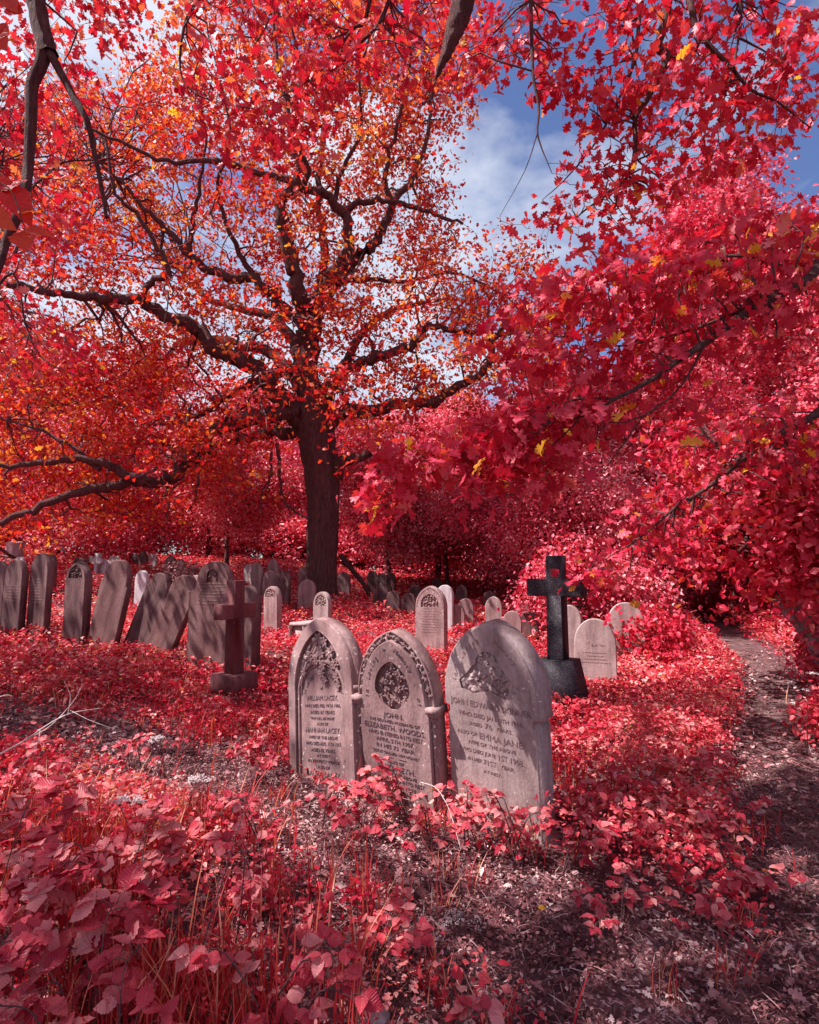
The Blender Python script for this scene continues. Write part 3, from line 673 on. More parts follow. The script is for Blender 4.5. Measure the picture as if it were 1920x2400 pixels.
H_(1082, 1372, 1412, 26, 17, 'gothic', SD, 'dark pointed headstone with light flecks behind the low pair at centre', -20)
H_(1069, 1417, 1442, 22, 12, 'round', ST, 'low round headstone top, left of the low pair at centre', -20)
H_(1091, 1403, 1438, 36, 13, 'round', ST, 'low broad headstone top, right of the low pair at centre', -16)
H_(1148, 1385, 1440, 32, 15.5, 'round', SD, 'shaded headstone directly behind the small mottled pointed one', -20)
H_(1157, 1398, 1438, 27, 12.5, 'gothic', SP, 'small pointed black and white mottled headstone behind the smooth front stone', -18)
H_(1200, 1432, 1462, 36, 11, 'round', ST, 'low stone hump left of a pair beside the dark granite cross', -20)
H_(1240, 1432, 1462, 38, 11.4, 'round', SD, 'low dark stone hump right of a pair beside the dark granite cross', -20)
H_(1225, 1410, 1440, 22, 14, 'round', SP, 'pale broken stone among leaves above the pair of low humps', -20)
# right
H_(1332, 1418, 1550, 56, 8.6, 'round', SP, 'pale round headstone partly hidden behind the dark granite cross', -24, roll=3)
H_(1398, 1450, 1612, 92, 7.6, 'round', SP, 'round headstone with worn lettering, foremost pale one right of the dark granite cross', -22, lines=4, t=.09, text=[('BURTON', .030, .04, .36, .17)])
H_(1470, 1412, 1535, 80, 9.6, 'round', SP, 'rounded pale blank headstone, rightmost of the pale ones right of the granite cross', -16, t=.1)
H_(1380, 1438, 1462, 28, 12, 'round', ST, 'small low brown headstone top peeping between the pale stones at right', -20)
H_(1606, 1485, 1525, 14, 11, 'round', SD, 'small dark headstone under branches left of the path', -30)
H_(1628, 1480, 1528, 14, 11.3, 'round', ST, 'small narrow headstone with bright edge nearest the path', -30)

def cross(name, loc, yaw, mat, label, sh, aw, az, th, tk, base, lean=0, roll=0, dims=None):
    e = empty(name, loc); e.rotation_euler = stone_rot(yaw, lean, roll); tag(e, label, 'cross')
    mb = MB(); b0 = base[-1][1]
    h = sh
    o = [(th / 2, b0), (th / 2 * .93, az - th / 2), (aw, az - th / 2), (aw, az + th / 2), (th / 2 * .93, az + th / 2), (th / 2 * .9, h)]
    o = o + [(-x, z) for x, z in o[::-1]]
    slab(mb, o, tk, .008, -tk / 2)
    mb.build('shaft', mat, e)
    bb = MB()
    for (z0, z1, w0, w1) in base: bb.box(-w0 / 2, w0 / 2, -w0 / 2, w0 / 2, z0, z1, (w0 - w1) / 2, (w0 - w1) / 2)
    bb.build('plinth', mat, e)
    return e
p = at(548, 1640, 6.0)
cross('stone_cross', (p.x, p.y, p.z - .02), 57, M['cross_stone'], 'brown stone cross on a square plinth in the shade at left', 1.235, .22, .92, .15, .14, [(-.3, .10, .48, .46), (.10, .29, .34, .33)], roll=-1)
p = at(1312, 1668, 6.0)
dc = cross('granite_cross', (p.x, p.y, p.z - .05), -36, M['granite'], 'tall dark polished granite cross on a tapered base', 1.64, .30, 1.31, .18, .16, [(-.3, .02, .62, .60), (.02, .58, .52, .34)])
ins = MB(); rr = random.Random(4)
for i in range(6):
    x = -rr.uniform(.06, .11); xe = -x
    while x < xe:
        l = rr.uniform(.008, .018); ins.box(x, min(x + l, xe), -.002, .002, .49 - i * .055, .505 - i * .055); x += l + rr.uniform(.005, .01)
ins = ins.build('worn_lettering', M['stone_dark'], dc); ins.rotation_euler = (R(-9.1), 0, R(90)); ins.location = (.262, 0, 0)
p = at(228, 1345, 14.5)
cross('marble_cross', (p.x, p.y, p.z - .1), -30, M['marble'], 'little white marble cross standing in the bright undergrowth, left', .62, .2, .42, .13, .12, [(-.5, .03, .4, .38)])
p = at(1530, 1468, 13)
cross('small_stone_cross', (p.x, p.y, p.z - .1), -20, M['stone'], 'tiny stone cross right of the pale stones near the bushes', .5, .12, .36, .08, .08, [(-.4, .03, .3, .28)])
# chest tomb
p = at(700, 1492, 10.2)
e = empty('chest_tomb', (p.x, p.y, p.z - .15)); e.rotation_euler = (0, 0, R(-32)); tag(e, 'low pale stone chest tomb with small corner balusters, left of the gothic front stone', 'tomb')
mb = MB(); mb.box(-.16, .16, 0, .6, -.2, .34); mb.build('chest', M['stone_pale'], e)
mb = MB(); mb.box(-.20, .20, -.04, .66, .34, .39, .012, .012); mb.build('lid', M['stone_pale'], e)
for sx in (-1, 1):
    pr = [(z, r) for z, r in ((-.2, .05), (0, .05), (.05, .035), (.15, .045), (.25, .028), (.30, .045), (.338, .045))]
    tube_obj('baluster', [([(sx * .17, -.03, z) for z, r in pr], [r for z, r in pr])], M['stone_pale'], e, 10)

# ------------------------------------------------------------ trees
def wiggle(a, b, r0, r1, k=6, bow=.18, rr=random, sag=0):
    a = np.array(a, float); b = np.array(b, float); d = b - a; Ln = np.linalg.norm(d) + 1e-6
    s = np.linspace(0, 1, k)[:, None]
    o1 = np.array([rr.gauss(0, 1), rr.gauss(0, 1), rr.gauss(0, 1) + .4]); o2 = np.array([rr.gauss(0, 1), rr.gauss(0, 1), rr.gauss(0, 1)])
    P = a + d * s + (o1 * np.sin(s * math.pi) + o2 * .5 * np.sin(s * 2 * math.pi)) * Ln * bow * .6
    P[:, 2:3] -= sag * s * (1 - s) * Ln
    P[1:-1] += np.array([[rr.gauss(0, 1) for _ in range(3)] for _ in range(k - 2)]) * Ln * .03
    return P, np.linspace(r0, r1, k)
def dense(P, r, k=4, jit=0):
    """subdivide a traced polyline with a Catmull-Rom curve"""
    P = np.asarray(P, float); r = np.asarray(r, float); n = len(P)
    Q = np.vstack([2 * P[0] - P[1], P, 2 * P[-1] - P[-2]]); out = []; ro = []
    for i in range(n - 1):
        p0, p1, p2, p3 = Q[i:i + 4]
        for j in range(k):
            t = j / k
            out.append(.5 * ((2 * p1) + (-p0 + p2) * t + (2 * p0 - 5 * p1 + 4 * p2 - p3) * t * t + (-p0 + 3 * p1 - 3 * p2 + p3) * t ** 3)); ro.append(r[i] * (1 - t) + r[i + 1] * t)
    out.append(P[-1]); ro.append(r[-1]); out = np.array(out); ro = np.array(ro)
    if jit: out[1:] += RNG.normal(size=(len(out) - 1, 3)) * jit * np.minimum(1, ro[1:, None] * 6 + .2)
    return out, ro
def grow(nodes, nrad, targets, k=6, bow=.18, rmax=.05, rtip=.006, maxlen=4, sag=0, rr=random, bias=None):
    kd = kdtree.KDTree(len(nodes))
    for i, p in enumerate(nodes): kd.insert(p, i)
    kd.balance(); polys = []; nn = []; nr = []
    for T in targets:
        co, i, d = kd.find(T)
        if d > maxlen or d < .05: continue
        r0 = min(nrad[i] * .7, rmax, .004 + d * .02 + rtip)
        P, r = wiggle(co, T, max(r0, rtip * 1.3), rtip, k, bow, rr, sag)
        polys.append((P, r)); nn.append(P[1:]); nr.append(r[1:])
    if not nn: return polys, nodes, nrad, np.zeros((0, 3))
    tips = np.array([p[0][-1] for p in polys])
    return polys, np.vstack([nodes] + nn), np.concatenate([nrad] + nr), tips

# --- the great oak: limbs traced from the photograph at 16 m, px points with depth from d0 to d1
OD = 16.0
def limb(pts, d0, d1, r0, r1, k=4):
    n = len(pts); P = []; r = []
    for i, (x, y) in enumerate(pts):
        s = i / (n - 1); D = d0 + (d1 - d0) * s ** 1.2; P.append(at(x, y, D)); r.append((r0 + (r1 - r0) * s ** .8) * D / F_PX * 1.14)
    return dense(P, r, k, .05)
oak = empty('oak_tree', tuple(at(750, 1405, OD))); oloc = np.array(oak.location)
tag(oak, 'great spreading oak with dark twisting limbs and red leaves, centre of the churchyard', 'tree')
limbs = [
 limb([(716, 985), (680, 972), (640, 972), (560, 985), (510, 1015), (455, 1068), (400, 1115), (355, 1130), (300, 1128), (230, 1145), (150, 1165), (60, 1205), (-60, 1245)], 16, 12.5, 24, 6),
 limb([(340, 1128), (290, 1110), (240, 1085), (170, 1078), (90, 1088), (0, 1092), (-90, 1085)], 13.8, 12, 12, 4),
 limb([(235, 1100), (190, 1060), (140, 1030), (60, 995), (-30, 975)], 13.3, 13, 6, 2),
 limb([(722, 1030), (690, 1022), (640, 1012), (590, 1025), (540, 1035), (500, 1055), (440, 1060), (380, 1040)], 16.3, 19, 16, 5),
 limb([(722, 975), (690, 962), (645, 915), (612, 878), (556, 834), (500, 820), (462, 772), (400, 745), (345, 711), (278, 700), (211, 695), (156, 686), (80, 676), (-20, 655)], 16, 12, 26, 6),
 limb([(731, 960), (712, 930), (692, 884), (657, 839), (612, 817), (556, 809), (500, 790), (440, 800), (380, 840)], 16.2, 20, 20, 5),
 limb([(690, 862), (650, 872), (600, 892), (556, 915), (501, 956), (467, 973), (412, 978), (356, 978), (290, 955), (222, 940), (120, 950)], 16.6, 19, 10, 3),
 limb([(345, 711), (342, 685), (365, 655), (398, 648), (380, 600), (356, 556), (320, 500), (290, 478), (267, 440), (250, 330)], 13.5, 12, 9, 3),
 limb([(735, 965), (722, 880), (722, 800), (720, 772), (712, 730), (705, 700), (695, 665), (679, 600), (664, 545), (655, 495), (668, 460), (690, 435), (700, 380), (680, 280), (650, 150), (640, 0)], 16, 13, 30, 3),
 limb([(727, 800), (732, 755), (768, 690), (812, 625), (850, 592), (880, 570), (901, 534), (918, 488), (957, 428), (985, 380), (1005, 300), (1010, 220)], 16.1, 15.5, 20, 3),
 limb([(728, 760), (735, 720), (768, 662), (806, 605), (820, 548), (798, 495), (762, 453), (712, 440), (657, 417), (562, 392), (473, 373), (390, 380), (300, 340), (200, 300)], 16, 12, 17, 3),
 limb([(800, 492), (857, 473), (912, 473), (975, 485), (1040, 510), (1085, 520)], 15.2, 15, 8, 3),
 limb([(722, 770), (700, 742), (656, 712), (606, 662), (534, 648), (478, 623), (445, 601), (390, 534), (350, 500), (300, 440), (230, 380)], 16, 14, 17, 3),
 limb([(445, 601), (448, 545), (458, 490), (470, 420), (482, 340), (470, 240)], 15, 13, 7, 2),
 limb([(600, 660), (560, 590), (530, 520), (510, 430), (540, 330), (520, 200)], 15.6, 13, 7, 2),
 limb([(742, 985), (752, 958), (779, 912), (835, 861), (885, 839), (960, 811), (985, 790), (1005, 765), (1045, 770), (1090, 780), (1170, 785), (1260, 770)], 16, 15.5, 15, 4),
 limb([(750, 1015), (790, 978), (835, 965), (901, 956), (960, 945), (1016, 938), (1071, 900), (1127, 878), (1152, 840), (1160, 790), (1200, 760)], 16, 15, 18, 5),
 limb([(765, 655), (810, 660), (868, 655), (945, 662), (1040, 640), (1100, 650), (1180, 690)], 16.2, 17.5, 7, 2),
 limb([(880, 840), (870, 800), (845, 760), (850, 700)], 15.8, 16.5, 4, 2),
 limb([(712, 440), (720, 380), (690, 300), (700, 150), (670, -20)], 14.3, 12, 7, 2),
 limb([(918, 490), (905, 400), (930, 300), (960, 150), (950, 20)], 15.6, 13, 7, 2),
 limb([(785, 470), (800, 400), (850, 300), (840, 180), (880, 40)], 14.6, 12, 6, 2),
 limb([(735, 800), (748, 700), (760, 560), (745, 420), (760, 300), (790, 150), (770, -60)], 16.3, 18.5, 12, 3),
 limb([(724, 900), (690, 800), (640, 740), (560, 720), (480, 700), (420, 620)], 16.3, 22, 16, 4),
 limb([(740, 930), (800, 870), (860, 760), (950, 720), (1060, 700)], 16.3, 22, 14, 3),
 limb([(770, 1130), (795, 1100), (806, 1080), (835, 1078), (865, 1062)], 15.9, 15.2, 16, 8),
]
hang = [limb([(640, 1035), (632, 1075), (638, 1110), (615, 1150), (612, 1205)], 15.5, 15, 4, 1.5), limb([(650, 1040), (655, 1090), (660, 1140), (670, 1180), (695, 1200), (725, 1214)], 15.5, 15.2, 4.5, 1.5),
        limb([(455, 1085), (465, 1130), (455, 1175), (440, 1200)], 14.5, 14.2, 3.5, 1.2), limb([(440, 1120), (400, 1150), (395, 1190), (390, 1230)], 14.2, 14, 3, 1.2)]
# trunk: irregular section, flared foot, ridges
TP = [(752, 1430, 62), (752, 1400, 44), (753, 1375, 37), (757, 1300, 34), (760, 1200, 35), (758, 1120, 40), (748, 1050, 42), (738, 990, 43), (731, 950, 38), (726, 900, 28)]
tp = dense([at(x, y, OD) for x, y, r in TP], [r * OD / F_PX for x, y, r in TP], 5)
def trunk_mesh(name, P, r, sides, lump, mat, parent, seed=0):
    V, Lp, S = tubes([(P, r)], sides); V = V.reshape(len(P), sides, 3); a = np.arange(sides) * 2 * math.pi / sides
    for i in range(len(P)):
        z = P[i][2]
        f = 1 + lump * (.6 * np.sin(3 * a + seed + z * .5) + .35 * np.sin(7 * a + 2 * seed - z * .8) + .25 * np.sin(11 * a + z * 2.3 + seed) + .22 * np.sin(29 * a + 1.5 * math.sin(z * 1.1) + seed)) + .02 * RNG.normal(size=sides)
        V[i] = P[i] + (V[i] - P[i]) * f[:, None]
    return link(name, np_mesh(name, V.reshape(-1, 3), Lp, S, smooth=True), mat, parent)
tP = tp[0] - oloc; tP[0][2] -= .4
trunk_mesh('trunk', tP, tp[1], 72, .12, M['bark'], oak, 1.0)
nodes = np.vstack([l[0][len(l[0]) // 6:] for l in limbs[:-1]]); nrad = np.concatenate([l[1][len(l[1]) // 6:] for l in limbs[:-1]])
CROWN = [(-160, 560), (-140, 330), (60, 270), (190, 200), (280, 110), (400, 110), (420, -160), (1160, -160), (1150, 120), (1110, 270), (1010, 320), (1000, 400), (1070, 470), (1190, 540), (1290, 600), (1330, 700), (1300, 820), (1190, 900), (1080, 950), (940, 1000), (840, 1040), (700, 1000), (600, 1050), (470, 1150), (250, 1230), (-160, 1280)]
tg = []; rr = random.Random(11)
HOLES = [(1105, 470, 75), (1010, 650, 0), (990, 700, 32), (905, 690, 30), (150, 720, 60), (60, 690, 34), (420, 470, 40), (470, 540, 25), (560, 480, 30), (350, 390, 25), (1120, 560, 50), (1170, 460, 60), (620, 500, 25), (1010, 790, 28), (250, 640, 22), (880, 520, 26), (300, 560, 22), (80, 640, 20)]
while len(tg) < 1250:
    x, y = rr.uniform(-160, 1330), rr.uniform(-160, 1280)
    if not inpoly(x, y, CROWN): continue
    if any(math.hypot(x - a, y - b) < c for a, b, c in HOLES): continue
    dxy = rr.gauss(16.3, 2.2)
    if y > 950: dxy = rr.gauss(15.2, 1.6)
    if not 12 < dxy < 22: continue
    tg.append(np.array(at(x, y, dxy)))
polys = []
p1, nodes, nrad, tips1 = grow(nodes, nrad, tg[:420], 8, .22, .05, .012, 6, rr=rr); polys += p1
p2, nodes, nrad, tips2 = grow(nodes, nrad, tg[420:], 7, .2, .022, .007, 4, rr=rr); polys += p2
tips = np.vstack([tips1, tips2])
tg3 = np.repeat(tips, 3, 0) + randn(len(tips) * 3) * .6
p3, n3, r3, tips3 = grow(nodes, nrad, tg3, 4, .2, .009, .004, 2, rr=rr)
def shift(polys, o): return [(p - o, r) for p, r in polys]
tube_obj('limbs', shift(limbs + hang, oloc), M['bark'], oak, 8)
tube_obj('branches', shift(polys + p3, oloc), M['twig'], oak, 4)
cent = np.vstack([tips, tips3]); 
# leaves also along the finer branches
mid = np.array([p[int(len(p) * .6)] for p, r in p2 + p3]); cent = np.vstack([cent, mid + randn(len(mid)) * .12])
LP = np.vstack([l[0] for l in limbs]); LR = np.concatenate([l[1] for l in limbs]); kdl = kdtree.KDTree(len(LP))
for i, p in enumerate(LP): kdl.insert((p[0], p[1] * .35, p[2]), i)
kdl.balance(); keep = []
for p in cent:
    co, i, d = kdl.find((p[0], p[1] * .35, p[2])); front = p[1] < LP[i][1] + .3
    keep.append(rr.random() > (.9 if front else .35) if d < LR[i] + .27 else True)
cent = cent[np.array(keep)]
P, N, T, S, rnd = leaf_clusters(cent - oloc, 10, .14, .145, up=.45, flat=.8)
print('oak leaves', len(P))
leaves('foliage', leaf_tmpl([(0, 0), (.3, .13), (.5, .34), (.6, .16), (.8, .26), (1, 0)], .3, .15), P, N, T, S, M['oak'], oak, rnd)

# --- generic trees: a few crowns with limbs, shared by copies
def tree_proto(name, seed, h, rad, n_cl, per, size, mat, low=.15, trunk_r=.2, lean=0, spread=.35):
    rr = random.Random(seed); e = empty(name)
    k = 9; P = np.array([(lean * (i / k) ** 1.5 + .1 * rr.gauss(0, 1) * i / k, .1 * rr.gauss(0, 1) * i / k, -.4 + (h * .8 + .4) * i / k) for i in range(k + 1)]); r = trunk_r * (1 - .8 * np.linspace(0, 1, k + 1)) 
    r[0] *= 1.3
    tP, tr = dense(P, r, 3)
    trunk_mesh('trunk', tP, tr, 14, .08, M['bark'], e, seed)
    lumps = []
    for i in range(16):
        z = h * rr.uniform(low + .1, .92); a = rr.uniform(0, 6.28); q = rad * (.25 + .75 * rr.random()) * math.sin(max(.12, (1 - z / h)) ** .6 * math.pi / 2 + .25) * .75
        lumps.append((lean * z / h + q * math.cos(a), q * math.sin(a), z, rad * rr.uniform(.28, .5)))
    C_ = []
    while len(C_) < n_cl:
        L_ = rr.choice(lumps); v = np.array([rr.gauss(0, 1) for _ in range(3)]); v /= np.linalg.norm(v); v[2] *= .7
        p = np.array(L_[:3]) + v * L_[3] * rr.uniform(.55, 1.05)
        if p[2] > h * low: C_.append(p)
    C_ = np.array(C_)
    sel = C_[:max(40, n_cl // 12)]; sel = sel[np.argsort(np.linalg.norm(sel[:, :2], axis=1))]
    pa, nd_, nr_, _t = grow(tP[4:], tr[4:], [np.array([l[0], l[1], l[2]]) for l in lumps], 8, .12, .1, .03, 99, rr=rr)
    pb, nd_, nr_, _t = grow(nd_, nr_, sel, 6, .2, .04, .012, 99, rr=rr)
    tube_obj('branches', pa + pb, M['bark'], e, 5)
    P, N, T, S, rnd = leaf_clusters(C_, per, spread, size, up=.5, droop=.25, flat=.6)
    leaves('foliage', KITE, P, N, T, S, mat, e, rnd)
    return e
def copy_tree(e, mat=None):
    c = e.copy(); C.objects.link(c)
    for ch in e.children:
        d = ch.copy(); C.objects.link(d); d.parent = c
        if mat and ch.name.startswith('foliage'):
            d.material_slots[0].link = 'OBJECT'; d.material_slots[0].material = mat
    return c
protos = [tree_proto('broadleaf_tree', 21, 12, 4.6, 2300, 26, .17, M['far'], .03, .26),
          tree_proto('broadleaf_tree', 22, 8, 3.6, 1800, 26, .13, M['far'], .0, .16),
          tree_proto('broadleaf_tree', 23, 16, 5.5, 2600, 26, .19, M['far'], .2, .34),
          tree_proto('broadleaf_tree', 24, 5.5, 3.0, 1000, 30, .12, M['far'], .12, .09, .3, .3)]
used = set()
def put(k, x, y, s, rz, label, group=None, mat=None, sz=None, dz=0):
    if k in used: e = copy_tree(protos[k], mat)
    else:
        e = protos[k]; used.add(k)
    e.location = (x, y, gz1(x, y) + dz); e.scale = (s, s, s * (sz or 1)); e.rotation_euler = (0, 0, rz)
    tag(e, label, 'tree', group or 'trees around the churchyard'); return e
for k in range(4): put(k, *[(11.5, 19, 1.0, 0), (7.4, 17.5, .95, 1), (13.5, 24, 1.12, 2), (-7.0, 22, 1.15, 2.2)][k],
    ['tall pink leafed tree behind the path, its crown reaching the right edge', 'rounded bushy pink tree rising beyond the granite cross, left of the path',
     'tallest pink tree filling the top right corner behind the others', 'small pale pink tree with thin trunk and level branches left of the oak trunk'][k])
BG = [(0, -16, 33, 1.1, 1, 'orange red tree at the far left behind the leaning stones', 'o'), (1, -20, 27, 1.2, 2, 'low dense red tree at the left edge behind the marble pillar', None), (0, -9, 36, 1.05, 3, 'pinkish tree left of centre, showing under the lowest oak limb', None),
      (0, -3.5, 38, 1.0, 4, 'orange red tree behind the left side of the oak trunk', 'o'), (1, -9.5, 27, .9, 5, 'low bright pink tree behind the headstones left of the oak', None), (0, 2.5, 36, 1.0, 6, 'tree standing behind the right side of the oak trunk', None),
      (1, -14, 25, .8, 3.3, 'low spreading tree at left behind the small marble cross', None), (2, -24, 36, .95, 1.4, 'tall tree at the far left edge behind the oak crown', 'o'),
      (1, 1.2, 24, .95, 4.4, 'dark red low tree in the shade just right of the oak trunk', 'o'), (1, 4.0, 23, .95, .6, 'dark red low tree in shade above the low stone humps', 'o'), (0, 8, 30, 1.0, 5, 'tree far behind the granite cross', None),
      (3, 3.1, 17.5, .85, 1.0, 'small fine leafed pink tree left of the granite cross arm', None), (3, 4.4, 15, .8, 3.0, 'small drooping tree right behind the granite cross', None), (1, 11.4, 13.8, .85, 2.5, 'bushy tree leaning over the far end of the path, right side', None),
      (0, 16, 15, 1.05, 3.4, 'tall pink tree at the right edge beyond the path', None), (1, 11, 25, 1.1, 5.5, 'bushy tree closing the view at the end of the path', None), (2, 19, 28, 1.0, 2.0, 'tall tree far back in the top right corner', None),
      (1, 6.9, 21, 1.1, 5.1, 'orange tinted bushy tree left of the end of the path', 'o'), (3, 9.3, 11.2, .8, .4, 'small bushy tree overhanging the right side of the path', None), (3, 6.6, 16.5, .7, 5, 'small thicket tree on the left where the path disappears', None), (3, -.7, 20.5, 1.1, 2, 'thin trunked small tree in shade immediately right of the oak trunk', 'o'), (3, 1.4, 21.5, 1.05, 4, 'thin trunked small tree in shade above the tall beaded headstone', 'o')]
for k, x, y, s, rz, lb, m in BG: put(k, x, y, s, rz, lb, mat=None)

# ------------------------------------------------------------ overhanging trees next to the camera
def near_tree(name, label, base, trunk, tr, limbs_, regions, tmpl, mat, extra=None, yellow=0, seed=1, back=None):
    """trunk: world pts; limbs_: list of (px,py,Y) polylines with radii; regions: (poly, n, d0, d1, per, size, spread)"""
    rr = random.Random(seed); b = np.array([base[0], base[1], gz1(*base)]); e = empty(name, tuple(b)); tag(e, label, 'tree')
    P, r = dense(np.array(trunk, float) + [0, 0, 0], tr, 4, .02); trunk_mesh('trunk', P - b, r, 16, .08, M['bark'], e, seed)
    ls = []
    for pts, r0, r1 in limbs_:
        Pw = np.array([np.array(at(*p[:3])) if p[2] > 0 else np.array(p[3:]) for p in pts]); r_ = r0 + (r1 - r0) * np.linspace(0, 1, len(Pw)) ** .7
        ls.append(dense(Pw, r_, 4, .004))
    tube_obj('limbs', shift(ls, b), M['bark'], e, 7)
    nodes = np.vstack([l[0][2:] for l in ls]); nrad = np.concatenate([l[1][2:] for l in ls]); polys = []; allc = []
    for (poly, n, d0, d1, per, size, spread) in regions:
        xs = [p[0] for p in poly]; ys = [p[1] for p in poly]; tg = []
        while len(tg) < n:
            x, y = rr.uniform(min(xs), max(xs)), rr.uniform(min(ys), max(ys))
            if inpoly(x, y, poly): tg.append(np.array(at(x, y, rr.uniform(d0, d1))))
        pp, nodes, nrad, tips = grow(nodes, nrad, tg, 7, .16, .012, .0022, 99, sag=.12, rr=rr); polys += pp
        c = np.vstack([tips, np.array([p[-3] for p, r in pp]), np.array([p[-2] for p, r in pp])]); allc.append((c, per, size, spread))
    tube_obj('branches', shift(polys, b), M['twig'], e, 4)
    Ps, Ns, Ts, Ss, Rs = [], [], [], [], []
    for c, per, size, spread in allc:
        P, N, T, S, rnd = leaf_clusters(c - b, per, spread, size, up=.55, droop=.45, flat=.6); P = P - T / (np.linalg.norm(T, axis=1)[:, None] + 1e-6) * S[:, None] * .3
        Ps.append(P); Ns.append(N); Ts.append(T); Ss.append(S); Rs.append(rnd)
    P = np.vstack(Ps); N = np.vstack(Ns); T = np.vstack(Ts); S = np.concatenate(Ss); rnd = np.concatenate(Rs)
    ye = RNG.random(len(P)) < yellow
    leaves('foliage', tmpl, P[~ye], N[~ye], T[~ye], S[~ye], mat, e, rnd[~ye])
    if ye.any(): tag(leaves('yellow_leaves', tmpl, P[ye], N[ye], T[ye], S[ye], M['yellow'], e, rnd[ye]), 'yellow and orange leaves')
    if back:  # leaf clumps out of view, most of them added and placed for their shade
        bc = []
        for cx, cy, cz, rad, k_ in back:
            v = randn(k_); v /= np.linalg.norm(v, axis=1)[:, None]; v[:, 2] *= .55; bc.append(np.array([cx, cy, cz]) + v * rad * RNG.uniform(.2, 1, k_)[:, None])
        bc = np.vstack(bc)
        pa, _n, _r, _t = grow(P_tr_nodes(trunk), np.full(len(P_tr_nodes(trunk)), .1), bc[::7], 6, .15, .016, .005, 99, rr=rr)
        tube_obj('unseen_upper_branches', shift(pa, b), M['bark'], e, 4)
        P, N, T, S, rnd = leaf_clusters(bc - b, 18, .30, .17, up=.5, flat=.6)
        leaves('unseen_upper_foliage', KITE, P, N, T, S, M['oak'], e, rnd)
    return e
def P_tr_nodes(trunk): return dense(np.array(trunk, float), np.ones(len(trunk)), 4)[0][4:]

N4 = [([(0, 0, 0, 6.2, 3.4, 4.6), (2050, 540, 3.9), (1900, 650, 3.5), (1795, 706, 3.3), (1672, 789, 3.2), (1600, 839, 3.1), (1528, 889, 3.1), (1444, 934, 3.0), (1377, 973, 3.0), (1290, 990, 3.0)], .05, .003),
      ([(1655, 800, 3.2), (1600, 900, 3.1), (1528, 962, 3.0), (1461, 990, 3.0), (1400, 984, 3.0), (1320, 960, 3.1)], .008, .002),
      ([(1795, 706, 3.3), (1683, 750, 3.4), (1600, 778, 3.5), (1450, 811, 3.5), (1350, 789, 3.6), (1240, 790, 3.7), (1150, 770, 3.8)], .014, .002),
      ([(1505, 978, 3.0), (1438, 1073, 3.0), (1400, 1112, 3.0)], .005, .002), ([(1361, 960, 3.0), (1350, 990, 3.0), (1272, 1062, 3.1), (1200, 1100, 3.2), (1100, 1130, 3.2)], .006, .002),
      ([(1444, 934, 3.0), (1330, 940, 3.3), (1180, 1000, 3.4), (1060, 1050, 3.4), (960, 1100, 3.4), (880, 1180, 3.4)], .008, .002),
      ([(1860, 640, 3.4), (1760, 600, 3.8), (1640, 610, 4.0), (1500, 640, 4.1), (1380, 680, 4.2), (1250, 680, 4.2)], .02, .002),
      ([(0, 0, 0, 6.6, 4.2, 3.6), (2020, 900, 5.6), (1920, 967, 5.3), (1828, 1017, 5.2), (1750, 1067, 5.1), (1694, 1117, 5.0), (1628, 1162, 5.0), (1583, 1190, 4.9), (1500, 1260, 4.8), (1420, 1310, 4.6)], .06, .004)]
near_tree('red_oak_tree', 'red oak at the right edge whose big lobed leaves hang across the view', (6.9, 3.4),
    [(6.9, 3.4, -.4), (6.9, 3.4, .6), (6.8, 3.4, 2.5), (6.6, 3.5, 4.6), (6.8, 3.3, 7), (6.7, 3.0, 9)], [.42, .34, .3, .26, .2, .1], N4,
    [([(1150, 800), (1190, 680), (1300, 620), (1450, 570), (1700, 520), (1930, 470), (1930, 640), (1800, 700), (1650, 780), (1500, 880), (1300, 920), (1200, 940)], 170, 3.1, 4.6, 3, .115, .10),
     ([(890, 1060), (1100, 1000), (1300, 920), (1420, 950), (1400, 1080), (1300, 1150), (1230, 1080), (1130, 1180), (1040, 1100), (960, 1150), (890, 1250), (850, 1180)], 115, 2.9, 3.8, 3, .105, .08),
     ([(1400, 900), (1600, 800), (1900, 650), (1930, 720), (1750, 900), (1600, 1020), (1480, 1060)], 34, 3.1, 4.0, 2, .105, .10),
     ([(1560, 1050), (1800, 950), (1930, 880), (1930, 1120), (1760, 1180), (1600, 1280), (1500, 1370), (1400, 1440), (1320, 1400), (1340, 1330), (1430, 1250)], 75, 4.4, 5.8, 3, .12, .13)],
    REDOAK, M['near'], yellow=.035, seed=5, back=[(6.5, 2.0, 7.5, 2.4, 160), (8.5, 5.0, 7, 2.6, 160)])

